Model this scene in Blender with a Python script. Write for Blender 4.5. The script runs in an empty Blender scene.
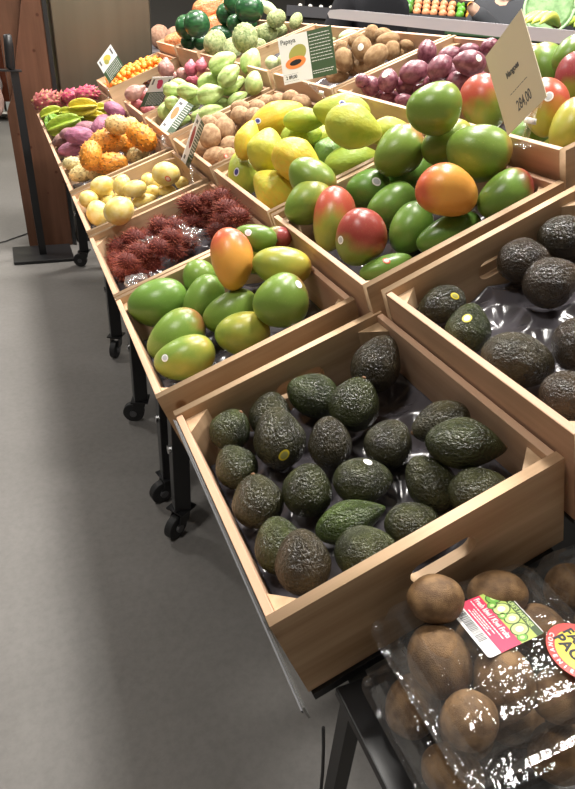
import bpy, bmesh, math, random
from mathutils import Vector, Matrix, Quaternion, noise
from mathutils.bvhtree import BVHTree
import numpy as np
random.seed(7)
PI = math.pi
sc = bpy.context.scene
COL = sc.collection
def rad(a): return math.radians(a)

# ---------------------------------------------------------------- camera
PITCH, ROLL, YAW, FPX = rad(32.0), rad(4.2), rad(24.9), 600.0
fwd = Vector((math.sin(YAW)*math.cos(PITCH), math.cos(YAW)*math.cos(PITCH), -math.sin(PITCH)))
rgt0 = Vector((math.cos(YAW), -math.sin(YAW), 0)); up0 = rgt0.cross(fwd)
rgt = rgt0*math.cos(ROLL)+up0*math.sin(ROLL); upv = -rgt0*math.sin(ROLL)+up0*math.cos(ROLL)
cd = bpy.data.cameras.new('camera'); cam = bpy.data.objects.new('camera', cd); COL.objects.link(cam)
m = Matrix((rgt, upv, -fwd)).transposed().to_4x4(); m.translation = Vector((0, 0, 1.45)); cam.matrix_world = m
cd.sensor_fit = 'VERTICAL'; cd.sensor_height = 24; cd.lens = FPX/789*24; cd.clip_start = .02; cd.clip_end = 60
sc.camera = cam

# ---------------------------------------------------------------- light
w = bpy.data.worlds.new('world'); sc.world = w; w.use_nodes = True
w.node_tree.nodes['Background'].inputs[0].default_value = (1, .97, .94, 1)
w.node_tree.nodes['Background'].inputs[1].default_value = .40
def area(x, y, z, sx, sy, power, col=(1, .96, .9)):
    l = bpy.data.lights.new('ceiling_lamp_light', 'AREA'); l.shape = 'RECTANGLE'; l.size = sx; l.size_y = sy
    l.energy = power; l.color = col
    o = bpy.data.objects.new('ceiling_lamp_light', l); COL.objects.link(o); o.location = (x, y, z); return o
CEIL = 3.5
LAMPS = [(.9, 1.5, 84), (1.9, 2.6, 84), (.7, 3.4, 90), (1.9, 4.6, 100), (-.9, .62, 34), (-1.4, 4.8, 55), (2.3, .8, 62), (4.2, 5.0, 60), (.6, 6.6, 60), (-1.3, 8.5, 60)]  # overhead shop lamps; the weak near-left one is added to fill the floor
for x, y, p in LAMPS: area(x, y, CEIL-.07, .42, .42, p)
vs = sc.view_settings; vs.view_transform = 'Standard'; vs.look = 'None'; vs.gamma = 1; vs.exposure = 0.0; vs.use_curve_mapping = False

# ---------------------------------------------------------------- materials
def nt(name):
    m = bpy.data.materials.new(name); m.use_nodes = True
    return m, m.node_tree.nodes, m.node_tree.links, m.node_tree.nodes['Principled BSDF']
def c4(c): return (c[0], c[1], c[2], 1)
def simple(name, col, rough=.5, metal=0, spec=.5, emit=None):
    m, n, l, b = nt(name)
    b.inputs['Base Color'].default_value = c4(col); b.inputs['Roughness'].default_value = rough
    b.inputs['Metallic'].default_value = metal; b.inputs['Specular IOR Level'].default_value = spec
    if emit: b.inputs['Emission Color'].default_value = c4(emit[0]); b.inputs['Emission Strength'].default_value = emit[1]
    return m
def ramp(n, stops):
    r = n.new('ShaderNodeValToRGB'); e = r.color_ramp.elements
    while len(e) > 1: e.remove(e[-1])
    e[0].position = stops[0][0]; e[0].color = c4(stops[0][1])
    for p, c in stops[1:]:
        k = e.new(p); k.color = c4(c)
    return r
def coords(n, l, scale=(1, 1, 1), kind='Object', rnd=0):
    t = n.new('ShaderNodeTexCoord'); mp = n.new('ShaderNodeMapping'); mp.inputs['Scale'].default_value = scale
    l.new(t.outputs[kind], mp.inputs['Vector'])
    if rnd:
        oi = n.new('ShaderNodeObjectInfo'); mu = n.new('ShaderNodeMath'); mu.operation = 'MULTIPLY'; mu.inputs[1].default_value = rnd
        l.new(oi.outputs['Random'], mu.inputs[0]); l.new(mu.outputs[0], mp.inputs['Location'])
    return mp
def noi(n, l, vec, scale, detail=3, rough=.5):
    t = n.new('ShaderNodeTexNoise'); t.inputs['Scale'].default_value = scale; t.inputs['Detail'].default_value = detail
    t.inputs['Roughness'].default_value = rough
    l.new(vec.outputs[0], t.inputs['Vector']); return t
def bump(n, l, b, h, strength, dist=.002, prev=None):
    k = n.new('ShaderNodeBump'); k.inputs['Strength'].default_value = strength; k.inputs['Distance'].default_value = dist
    l.new(h, k.inputs['Height'])
    if prev: l.new(prev.outputs[0], k.inputs['Normal'])
    l.new(k.outputs[0], b.inputs['Normal']); return k
def mix(n, l, fac, a, b_, typ='MIX'):
    k = n.new('ShaderNodeMix'); k.data_type = 'RGBA'; k.blend_type = typ
    for sock, v in ((k.inputs[0], fac), (k.inputs[6], a), (k.inputs[7], b_)):
        if isinstance(v, (int, float)): sock.default_value = v
        elif isinstance(v, tuple): sock.default_value = c4(v)
        else: l.new(v, sock)
    return k.outputs[2]
def math_(n, l, op, a, b_=None, c_=None, clamp=False):
    k = n.new('ShaderNodeMath'); k.operation = op; k.use_clamp = clamp
    for i, v in enumerate((a, b_, c_)):
        if v is None: continue
        if isinstance(v, (int, float)): k.inputs[i].default_value = v
        else: l.new(v, k.inputs[i])
    return k.outputs[0]
def wood(name, c1, c2, axis=0, rough=.55):
    m, n, l, b = nt(name)
    s = [26, 26, 26]; s[axis] = 1.6
    v = coords(n, l, tuple(s), rnd=9); t = noi(n, l, v, 1.0, 5, .6)
    r = ramp(n, [(.32, c1), (.5, tuple((p+q)/2 for p, q in zip(c1, c2))), (.7, c2)]); l.new(t.outputs[0], r.inputs[0])
    v2 = coords(n, l, (5, 5, 5), rnd=5); vo = n.new('ShaderNodeTexVoronoi'); l.new(v2.outputs[0], vo.inputs['Vector']); vo.inputs['Scale'].default_value = 1.7
    kn = ramp(n, [(.0, (.25, .13, .07)), (.06, (.45, .28, .16)), (.1, (1, 1, 1))]); l.new(vo.outputs['Distance'], kn.inputs[0])
    t3 = noi(n, l, coords(n, l, (3, 3, 3), rnd=7), 1.5, 2); r3 = ramp(n, [(.3, (.82, .8, .74)), (.7, (1.06, 1, .96))]); l.new(t3.outputs[0], r3.inputs[0])
    c = mix(n, l, .8, r.outputs[0], kn.outputs[0], 'MULTIPLY'); c = mix(n, l, 1.0, c, r3.outputs[0], 'MULTIPLY')
    l.new(c, b.inputs['Base Color']); b.inputs['Roughness'].default_value = rough; b.inputs['Specular IOR Level'].default_value = .3
    bump(n, l, b, t.outputs[0], .25, .001); return m
M = {}
WC1, WC2 = (.40, .27, .16), (.66, .48, .32)
M['woodX'] = wood('crate_wood_x', WC1, WC2, 0); M['woodY'] = wood('crate_wood_y', (.52, .33, .22), (.70, .48, .34), 1)
M['woodZ'] = wood('crate_wood_z', WC1, WC2, 2); M['wooddark'] = wood('wood_red_brown', (.085, .040, .024), (.125, .06, .038), 2, .4)
M['black'] = simple('black_metal', (.012, .012, .013), .38); M['rubber'] = simple('black_rubber', (.02, .02, .021), .6)
M['wheelgrey'] = simple('grey_plastic', (.09, .09, .095), .45); M['chrome'] = simple('chrome', (.7, .7, .7), .22, 1)
M['white'] = simple('white_paper', (.82, .81, .79), .5); M['stembrown'] = simple('stem_brown', (.16, .08, .035), .8)
M['darkscar'] = simple('dark_scar', (.03, .02, .012), .8)
def floor_mat():
    m, n, l, b = nt('polished_concrete'); v = coords(n, l, (1, 1, 1)); t = noi(n, l, v, 1.1, 6, .6)
    r = ramp(n, [(.3, (.18, .171, .16)), (.55, (.222, .21, .198)), (.75, (.265, .252, .24))]); l.new(t.outputs[0], r.inputs[0])
    t2 = noi(n, l, v, 45, 4, .7); r2 = ramp(n, [(.25, (.86, .86, .86)), (.6, (1.02, 1.02, 1.02))]); l.new(t2.outputs[0], r2.inputs[0])
    l.new(mix(n, l, 1.0, r.outputs[0], r2.outputs[0], 'MULTIPLY'), b.inputs['Base Color'])
    rr = math_(n, l, 'MULTIPLY_ADD', t.outputs[0], .22, .33); l.new(rr, b.inputs['Roughness']); b.inputs['Specular IOR Level'].default_value = .45
    bump(n, l, b, t2.outputs[0], .06, .001); return m
M['floor'] = floor_mat()
def steel():
    m, n, l, b = nt('brushed_steel'); v = coords(n, l, (8, 8, .3)); t = noi(n, l, v, 1.2, 2)
    r = ramp(n, [(.3, (.19, .165, .125)), (.7, (.22, .195, .15))]); l.new(t.outputs[0], r.inputs[0]); l.new(r.outputs[0], b.inputs['Base Color'])
    b.inputs['Metallic'].default_value = 1; b.inputs['Roughness'].default_value = .42; bump(n, l, b, t.outputs[0], .02, .001); return m
M['steel'] = steel()
def clear(name, tint=(1, 1, 1), scale=14, strength=.5, base=.04, rough=.06, haze=0.0, fac=.32):
    m = bpy.data.materials.new(name); m.use_nodes = True; n, l = m.node_tree.nodes, m.node_tree.links
    n.remove(n['Principled BSDF']); out = n['Material Output']
    tr = n.new('ShaderNodeBsdfTransparent'); tr.inputs[0].default_value = c4(tint)
    gl = n.new('ShaderNodeBsdfGlossy'); gl.inputs['Roughness'].default_value = rough; gl.inputs[0].default_value = (1, 1, 1, 1)
    v = coords(n, l, (1, 1, 1)); t = noi(n, l, v, scale, 4, .6); bp = n.new('ShaderNodeBump'); bp.inputs['Strength'].default_value = strength; bp.inputs['Distance'].default_value = .004
    l.new(t.outputs[0], bp.inputs['Height']); l.new(bp.outputs[0], gl.inputs['Normal'])
    fr = n.new('ShaderNodeLayerWeight'); fr.inputs[0].default_value = .32; l.new(bp.outputs[0], fr.inputs['Normal'])
    f = math_(n, l, 'MULTIPLY_ADD', fr.outputs['Facing'], fac, base)
    mx = n.new('ShaderNodeMixShader'); l.new(f, mx.inputs[0]); l.new(tr.outputs[0], mx.inputs[1]); l.new(gl.outputs[0], mx.inputs[2])
    last = mx
    if haze:
        df = n.new('ShaderNodeBsdfDiffuse'); df.inputs[0].default_value = (.8, .8, .8, 1); m2 = n.new('ShaderNodeMixShader'); m2.inputs[0].default_value = haze
        l.new(mx.outputs[0], m2.inputs[1]); l.new(df.outputs[0], m2.inputs[2]); last = m2
    l.new(last.outputs[0], out.inputs['Surface']); return m
M['clear'] = clear('clear_plastic', scale=70, strength=.5, base=.05, haze=.02)
M['clam'] = clear('clamshell_plastic', tint=(.97, .97, .97), scale=34, strength=.65, base=.045, rough=.05, haze=.012, fac=.34)
M['cello'] = clear('crumpled_plastic', scale=45, strength=1, base=.08, rough=.10, haze=.05)
M['sleeve'] = clear('sign_sleeve', scale=8, strength=.15, base=.01, rough=.3, haze=.03)
M['rail'] = clear('smoky_plastic', tint=(.42, .42, .40), scale=5, strength=.05, base=.03, rough=.35, haze=.03)
M['label'] = M['white']
def tray_mat():
    m, n, l, b = nt('black_tray_plastic'); b.inputs['Base Color'].default_value = (.085, .078, .088, 1); b.inputs['Roughness'].default_value = .2
    b.inputs['Specular IOR Level'].default_value = .9
    v = coords(n, l); t = noi(n, l, v, 160, 3); bump(n, l, b, t.outputs[0], .25, .001); return m
M['tray'] = tray_mat()

# fruit skins: the object's own colour picks its ripeness
def objrgb(n, l):
    oi = n.new('ShaderNodeObjectInfo'); s = n.new('ShaderNodeSeparateColor'); l.new(oi.outputs['Color'], s.inputs[0]); return s.outputs
def axes(n, l):
    t = n.new('ShaderNodeTexCoord'); s = n.new('ShaderNodeSeparateXYZ'); l.new(t.outputs['Object'], s.inputs[0]); return s.outputs
def mango_mat():
    m, n, l, b = nt('mango_skin'); R = objrgb(n, l); X = axes(n, l); v = coords(n, l, rnd=30)
    t = noi(n, l, v, 1.1, 2); t2 = noi(n, l, v, 26, 3)
    g1, g2 = (.075, .20, .035), (.17, .30, .05)
    base = mix(n, l, R[2], (.30, .34, .06), g1); base = mix(n, l, math_(n, l, 'MULTIPLY', t.outputs[0], .55), base, g2)
    ys = math_(n, l, 'MULTIPLY_ADD', R[1], 2.0, -1.35); ys = math_(n, l, 'ADD', ys, t.outputs[0]); ys = math_(n, l, 'MULTIPLY_ADD', X[2], .25, ys); ys = math_(n, l, 'MULTIPLY', ys, 1.3, clamp=True)
    og = math_(n, l, 'MULTIPLY_ADD', R[1], 5.0, -4.0, clamp=True); c = mix(n, l, ys, base, mix(n, l, og, (.55, .43, .06), (.78, .36, .07)))
    rs = math_(n, l, 'MULTIPLY_ADD', R[0], 1.9, -1.78); rs = math_(n, l, 'MULTIPLY_ADD', X[2], 1.1, rs); rs = math_(n, l, 'MULTIPLY_ADD', t.outputs[0], 1.1, rs)
    rs = math_(n, l, 'MULTIPLY', rs, 1.6, clamp=True)
    redc = mix(n, l, math_(n, l, 'MULTIPLY', R[1], .75), (.25, .04, .045), (.72, .15, .06))
    c = mix(n, l, rs, c, redc)
    sp = ramp(n, [(.62, (0, 0, 0)), (.72, (1, 1, 1))]); l.new(t2.outputs[0], sp.inputs[0])
    c = mix(n, l, math_(n, l, 'MULTIPLY', sp.outputs[0], .35), c, (.45, .42, .16))
    l.new(c, b.inputs['Base Color']); b.inputs['Roughness'].default_value = .3; b.inputs['Specular IOR Level'].default_value = .42
    b.inputs['Subsurface Weight'].default_value = .0
    bump(n, l, b, t2.outputs[0], .05, .05); return m
M['mango'] = mango_mat()
def avo_mat():
    m, n, l, b = nt('avocado_skin'); R = objrgb(n, l); v = coords(n, l, rnd=30); t = noi(n, l, v, 1.4, 3); 
    t2 = noi(n, l, v, 9, 3, .55); t3 = noi(n, l, v, 20, 2, .5)
    c = mix(n, l, R[1], (.024, .025, .012), (.055, .082, .020)); c = mix(n, l, R[0], c, (.050, .033, .022))
    r = ramp(n, [(.35, (.55, .55, .55)), (.65, (1.3, 1.3, 1.3))]); l.new(t.outputs[0], r.inputs[0]); c = mix(n, l, 1.0, c, r.outputs[0], 'MULTIPLY')
    r3 = ramp(n, [(.55, (1, 1, 1)), (.75, (1.6, 1.55, 1.2))]); l.new(t3.outputs[0], r3.inputs[0]); c = mix(n, l, .8, c, r3.outputs[0], 'MULTIPLY')
    l.new(c, b.inputs['Base Color']); b.inputs['Roughness'].default_value = .23; b.inputs['Specular IOR Level'].default_value = .45
    k = bump(n, l, b, t2.outputs[0], .45, .06); bump(n, l, b, t3.outputs[0], .2, .02, k); return m
M['avocado'] = avo_mat()
def papaya_mat():
    m, n, l, b = nt('papaya_skin'); R = objrgb(n, l); v = coords(n, l, rnd=30); t = noi(n, l, v, 1.3, 3); t2 = noi(n, l, v, 6, 3)
    ys = math_(n, l, 'MULTIPLY_ADD', R[0], 1.6, -.85); ys = math_(n, l, 'ADD', ys, t.outputs[0], clamp=True)
    c = mix(n, l, ys, (.30, .42, .06), (.68, .56, .06)); c = mix(n, l, R[2], c, (.16, .30, .06))
    os_ = math_(n, l, 'MULTIPLY_ADD', R[1], 1.5, -1.0); os_ = math_(n, l, 'ADD', os_, t2.outputs[0], clamp=True); c = mix(n, l, os_, c, (.78, .36, .04))
    l.new(c, b.inputs['Base Color']); b.inputs['Roughness'].default_value = .42; b.inputs['Specular IOR Level'].default_value = .35
    bump(n, l, b, t2.outputs[0], .1, .05); return m
M['papaya'] = papaya_mat()
def skin(name, c1, c2, scale=3, rough=.5, spec=.4, bs=.2, bscale=20, bdist=.05, stretch=(1, 1, 1), lo=.38, hi=.62):
    m, n, l, b = nt(name); v = coords(n, l, stretch, rnd=30); t = noi(n, l, v, scale, 4); t2 = noi(n, l, v, bscale, 3)
    r = ramp(n, [(lo, c1), (hi, c2)]); l.new(t.outputs[0], r.inputs[0]); l.new(r.outputs[0], b.inputs['Base Color'])
    b.inputs['Roughness'].default_value = rough; b.inputs['Specular IOR Level'].default_value = spec
    bump(n, l, b, t2.outputs[0], bs, bdist); return m
M['kiwi'] = skin('kiwi_skin', (.30, .17, .075), (.44, .28, .135), 2.2, .72, .35, .5, 30, .06)
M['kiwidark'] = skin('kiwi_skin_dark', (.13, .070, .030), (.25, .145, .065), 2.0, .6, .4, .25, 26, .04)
M['sapodilla'] = skin('sapodilla_skin', (.34, .20, .11), (.50, .33, .19), 3, .7, .2, .3, 25)
M['chayote'] = skin('chayote_skin', (.34, .47, .14), (.50, .62, .24), 2, .42, .45, .15, 6, .1)
M['gourd'] = skin('gourd_skin', (.45, .55, .25), (.62, .68, .4), 3, .5)
M['passion_fruit'] = skin('passion_fruit_skin', (.14, .035, .055), (.29, .11, .14), 2.5, .33, .5, .1, 8)
M['cherimoya'] = skin('cherimoya_skin', (.20, .26, .10), (.42, .46, .22), 4, .6, .3, .3, 8)
M['watermelon'] = skin('watermelon_skin', (.012, .05, .018), (.03, .12, .04), 2.2, .3, .5, .02, 10, .02, (2.5, 2.5, .5))
M['rambutan'] = skin('rambutan_skin', (.09, .015, .012), (.16, .03, .02), 5, .7); M['rambhair'] = skin('rambutan_hair', (.20, .022, .018), (.40, .11, .06), 1.2, .6)
M['pepino'] = skin('pepino_skin', (.76, .56, .13), (.84, .70, .30), 2, .38, .45, .05, 8)
def stripe_mat():
    m, n, l, b = nt('pepino_striped'); t = n.new('ShaderNodeTexCoord'); s = n.new('ShaderNodeSeparateXYZ'); l.new(t.outputs['Object'], s.inputs[0])
    a = math_(n, l, 'ARCTAN2', s.outputs[1], s.outputs[0]); v = coords(n, l); ns = noi(n, l, v, 3, 3)
    q = math_(n, l, 'MULTIPLY_ADD', a, 7, math_(n, l, 'MULTIPLY', ns.outputs[0], 5)); q = math_(n, l, 'SINE', q); r = ramp(n, [(.35, (.7, .62, .3)), (.6, (.28, .2, .12))]); l.new(q, r.inputs[0])
    l.new(r.outputs[0], b.inputs['Base Color']); b.inputs['Roughness'].default_value = .4; return m
M['pepinostripe'] = stripe_mat()
def var_mat(name, c0, c1, c2=None, rough=.5, spots=None, sscale=9):
    m, n, l, b = nt(name); R = objrgb(n, l); v = coords(n, l, rnd=30); t = noi(n, l, v, 2.2, 3)
    c = mix(n, l, R[0], c0, c1)
    if c2: c = mix(n, l, R[1], c, c2)
    r = ramp(n, [(.3, (.75, .75, .75)), (.7, (1.2, 1.2, 1.2))]); l.new(t.outputs[0], r.inputs[0]); c = mix(n, l, 1.0, c, r.outputs[0], 'MULTIPLY')
    if spots:
        t2 = noi(n, l, v, sscale, 3); r2 = ramp(n, [(.55, (0, 0, 0)), (.64, (1, 1, 1))]); l.new(t2.outputs[0], r2.inputs[0]); c = mix(n, l, math_(n, l, 'MULTIPLY', r2.outputs[0], .8), c, spots)
    l.new(c, b.inputs['Base Color']); b.inputs['Roughness'].default_value = rough
    bump(n, l, b, t.outputs[0], .2, .1); return m
M['horned_melon'] = var_mat('horned_melon_skin', (.60, .40, .12), (.66, .55, .26), (.80, .28, .02), .5, (.16, .10, .03), 5)
M['sweet_potato'] = var_mat('tuber_skin', (.25, .13, .11), (.36, .115, .20), None, .6, (.2, .1, .1))
M['star_fruit'] = var_mat('star_fruit_skin', (.16, .32, .03), (.58, .46, .04), None, .35)
M['dragon_fruit'] = var_mat('dragon_fruit_skin', (.28, .07, .05), (.45, .05, .11), None, .45, (.3, .25, .08), 4)
M['onion'] = var_mat('onion_skin', (.38, .22, .17), (.55, .12, .17), None, .4)
M['orange'] = var_mat('kumquat_skin', (.82, .22, .015), (.85, .36, .04), None, .4)
STK = {'y': ((.80, .66, .05), (.42, .40, .12)), 'w': ((.9, .88, .82), (.75, .72, .62)), 'o': ((.92, .92, .9), (.55, .58, .62)), 'b': ((.80, .80, .86), (.07, .07, .30)), 'red': ((.8, .09, .04), (.85, .6, .5)), 'r': ((.85, .75, .1), (.88, .88, .84))}
for k, (a, b_) in STK.items():
    M['st_'+k] = simple('sticker_rim_'+k, a, .35); M['st_'+k+'2'] = simple('sticker_print_'+k, b_, .35)

# ---------------------------------------------------------------- object helpers
def link(name, me, mat=None, parent=None, smooth=False):
    o = bpy.data.objects.new(name, me); COL.objects.link(o)
    if mat is not None:
        for q in (mat if isinstance(mat, list) else [mat]): me.materials.append(q)
    if smooth: me.polygons.foreach_set('use_smooth', [True]*len(me.polygons))
    if parent is not None: o.parent = parent
    return o
def tag(o, label=None, cat=None, group=None, kind=None):
    if label: o['label'] = label
    if cat: o['category'] = cat
    if group: o['group'] = group
    if kind: o['kind'] = kind
    return o
def empty(name, loc=(0, 0, 0), **k):
    o = bpy.data.objects.new(name, None); COL.objects.link(o); o.location = loc; o.empty_display_size = .05; return tag(o, **k)
class MB:
    def __init__(s): s.bm = bmesh.new()
    def box(s, lo, hi, mtx=None, bev=0, mi=0):
        lo, hi = Vector(lo), Vector(hi); r = bmesh.ops.create_cube(s.bm, size=1)
        vs_ = r['verts']
        for v in vs_: v.co = Vector([lo[i]+(v.co[i]+.5)*(hi[i]-lo[i]) for i in range(3)])
        fs = {f for v in vs_ for f in v.link_faces}
        for f in fs: f.material_index = mi
        if bev:
            es = list({e for v in vs_ for e in v.link_edges})
            g = bmesh.ops.bevel(s.bm, geom=es, offset=bev, segments=2, affect='EDGES', profile=.5)
            vs_ = list({v for f in g['faces'] for v in f.verts}|{v for v in vs_ if v.is_valid})
        if mtx is not None:
            for v in vs_: v.co = mtx @ v.co
        return s
    def poly(s, pts, h0, h1, mtx=None, mi=0):     # prism: pts in xy, z from h0 to h1
        a = [s.bm.verts.new((p[0], p[1], h0)) for p in pts]; b = [s.bm.verts.new((p[0], p[1], h1)) for p in pts]
        k = len(pts); F_ = [s.bm.faces.new(a[::-1]), s.bm.faces.new(b)]
        for i in range(k): F_.append(s.bm.faces.new((a[i], a[(i+1) % k], b[(i+1) % k], b[i])))
        for f in F_: f.material_index = mi
        if mtx is not None:
            for v in a+b: v.co = mtx @ v.co
        return s
    def tube(s, pts, r, seg=10, r2=None, mi=0):
        pts = [Vector(p) for p in pts]; rings = []
        n_ = len(pts); ref = Vector((.13, .27, .95))
        for i, p in enumerate(pts):
            d = (pts[min(i+1, n_-1)]-pts[max(i-1, 0)]).normalized(); a = d.cross(ref)
            if a.length < .05: a = d.cross(Vector((1, 0, 0)))
            a.normalize(); b = d.cross(a); rr = r[i] if isinstance(r, (list, tuple)) else r
            rings.append([s.bm.verts.new(p+a*rr*math.cos(2*PI*k/seg)+b*rr*math.sin(2*PI*k/seg)) for k in range(seg)])
        for q, w_ in zip(rings, rings[1:]):
            for k in range(seg): s.bm.faces.new((q[k], q[(k+1) % seg], w_[(k+1) % seg], w_[k])).material_index = mi
        s.bm.faces.new(rings[0][::-1]).material_index = mi; s.bm.faces.new(rings[-1]).material_index = mi
        return s
    def build(s, name, mat, parent=None, smooth=False):
        bmesh.ops.recalc_face_normals(s.bm, faces=s.bm.faces)
        me = bpy.data.meshes.new(name); s.bm.to_mesh(me); s.bm.free(); return link(name, me, mat, parent, smooth)
def shape2d(outlines, depth):
    """flat outline with holes -> solid slab mesh in the xy plane, centred on z=0"""
    cu = bpy.data.curves.new('outline', 'CURVE'); cu.dimensions = '2D'; cu.fill_mode = 'BOTH'; cu.extrude = depth/2
    for pts in outlines:
        sp = cu.splines.new('POLY'); sp.points.add(len(pts)-1); sp.use_cyclic_u = True
        for p, q in zip(sp.points, pts): p.co = (q[0], q[1], 0, 1)
    o = bpy.data.objects.new('outline', cu); COL.objects.link(o); bpy.context.view_layer.update()
    me = bpy.data.meshes.new_from_object(o.evaluated_get(bpy.context.evaluated_depsgraph_get()))
    bpy.data.objects.remove(o); me.materials.clear(); return me
def text_mesh(body, size, depth=.0002, align='LEFT', bold=0.0, sx=1.0):
    cu = bpy.data.curves.new('lettering', 'FONT'); cu.body = body; cu.size = size; cu.extrude = depth; cu.align_x = align; cu.offset = bold; cu.resolution_u = 3
    o = bpy.data.objects.new('lettering', cu); COL.objects.link(o); bpy.context.view_layer.update()
    me = bpy.data.meshes.new_from_object(o.evaluated_get(bpy.context.evaluated_depsgraph_get()))
    bpy.data.objects.remove(o); me.materials.clear()
    if sx != 1: me.transform(Matrix.Diagonal((sx, 1, 1, 1)))
    return me

# ---------------------------------------------------------------- setting
o = MB().box((-6, -3, -.1), (9, 16, 0)).build('floor', M['floor']); tag(o, kind='structure')
ceil_m = simple('ceiling_paint', (.55, .55, .54), .9); wall_m = simple('wall_paint', (.42, .40, .37), .8)
tag(MB().box((-6, -3, CEIL), (9, 16, CEIL+.1)).build('ceiling', ceil_m), kind='structure')
tag(MB().box((-6, 16, 0), (9, 16.1, CEIL)).build('wall_back', wall_m), kind='structure')
tag(MB().box((-6.1, -3, 0), (-6, 16, CEIL)).build('wall_left', wall_m), kind='structure')
tag(MB().box((9, -3, 0), (9.1, 16, CEIL)).build('wall_right', wall_m), kind='structure')
tag(MB().box((-6, -3.1, 0), (9, -3, CEIL)).build('wall_front', wall_m), kind='structure')
lampglow = simple('lamp_glow', (1, 1, 1), .5, emit=((1, .95, .88), 6))
for i, (x, y, p) in enumerate(LAMPS):
    e = empty('ceiling_lamp', (x, y, CEIL), label='unseen square white ceiling lamp above the shop floor', cat='lamp', group='ceiling lamps')
    b = MB()
    for a_, c_ in (((-.24, -.24), (.24, -.22)), ((-.24, .22), (.24, .24)), ((-.24, -.22), (-.22, .22)), ((.22, -.22), (.24, .22))): b.box((a_[0], a_[1], -.06), (c_[0], c_[1], 0))
    b.build('lamp_housing', M['white'], e)
    MB().box((-.22, -.22, -.03), (.22, .22, -.01)).build('diffuser', lampglow, e)
# ---------------------------------------------------------------- crates and carts
COLS = {'A': (.155, .90, 21.5, .383), 'B': (.50, 1.083, 23.3, .40), 'C': (.86, 1.29, 22, .40), 'A0': (.173, .897, 21.3, .388), 'B0': (.519, 1.083, 23.5, .40)}
D = .165
def crate_matrix(c, y0):
    x, z, t, L = COLS[c]; X = Vector((math.cos(rad(t)), 0, math.sin(rad(t)))); N = Vector((-math.sin(rad(t)), 0, math.cos(rad(t))))
    mm = Matrix((X, Vector((0, 1, 0)), N)).transposed().to_4x4(); mm.translation = Vector((x, y0, z))-N*D
    return mm
def slot(cx, cz, ln, h, k=8):
    r = h/2; pts = []
    for i in range(k+1): a = -PI/2+PI*i/k; pts.append((cx+ln/2-r+r*math.cos(a), cz+r*math.sin(a)))
    for i in range(k+1): a = PI/2+PI*i/k; pts.append((cx-ln/2+r+r*math.cos(a), cz+r*math.sin(a)))
    return pts
CRATES = {'A1': ('A0', 0.375, 0.81, 0.095), 'A2': ('A', 0.85, 1.285, 0.095), 'A3': ('A', 1.29, 1.73, 0.09), 'A4': ('A', 1.765, 2.19, 0.075), 'A5': ('A', 2.225, 2.65, 0.07), 'A6': ('A', 2.66, 3.09, 0.06), 'A7': ('A', 3.1, 3.56, 0.06), 'A8': ('A', 3.57, 4.02, 0.06), 'B1': ('B0', 0.35, 0.785, 0.085), 'B2': ('B', 0.8, 1.235, 0.095), 'B3': ('B', 1.245, 1.685, 0.095), 'B4': ('B', 1.7, 2.16, 0.08), 'B5': ('B', 2.2, 2.64, 0.07), 'B6': ('B', 2.66, 3.12, 0.08), 'B7': ('B', 3.56, 4.0, 0.05), 'C1': ('C', 0.81, 1.235, 0.09), 'C2': ('C', 1.25, 1.69, 0.08), 'C3': ('C', 1.7, 2.18, 0.08), 'C4': ('C', 2.21, 2.64, 0.08), 'C5': ('C', 2.66, 3.1, 0.06), 'C6': ('C', 3.13, 3.56, 0.06), 'C7': ('C', 3.58, 4.02, 0.05)}
LBL = {'A1': 'open wooden crate of avocados at the near left end of the display', 'A2': 'wooden crate of green mangos around one orange mango, second at the aisle',
 'A3': 'wooden crate of hairy dark red rambutans at the aisle', 'A4': 'wooden crate of small yellow melon pears at the aisle', 'A5': 'wooden crate of orange spiky horned melons',
 'A6': 'wooden crate of purple sweet potatoes at the aisle', 'A7': 'wooden crate of green and yellow star fruit', 'A8': 'wooden crate of red dragon fruit beside the brown panel',
 'B1': 'wooden crate of avocados at the right edge, tray half bare', 'B2': 'wooden crate with the biggest heap of mangos, middle row', 'B3': 'wooden crate of yellow papayas, middle row',
 'B4': 'wooden crate of brown sapodillas behind the papayas', 'B5': 'wooden crate heaped with pale green chayotes', 'B6': 'wooden crate of pink and brown onions', 'B7': 'wooden crate of tiny orange kumquats by the steel column',
 'C1': 'wooden crate of red and green mangos at the far right', 'C2': 'wooden crate of purple passion fruit, back row', 'C3': 'wooden crate of brown kiwis, back row', 'C4': 'nearly empty wooden crate behind the papaya sign',
 'C5': 'wooden crate of knobbly green cherimoyas', 'C6': 'wooden crate of dark watermelons', 'C7': 'wooden crate of orange wrapped packs in the back row'}
panel_cache = {}
def end_panel(L):
    if L not in panel_cache:
        me = shape2d([[(0, 0), (L, 0), (L, D), (0, D)], slot(L*.55, D-.058, .092, .034)], .014)
        me.transform(Matrix.Rotation(PI/2, 4, 'X')); panel_cache[L] = me
    return panel_cache[L].copy()
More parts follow.
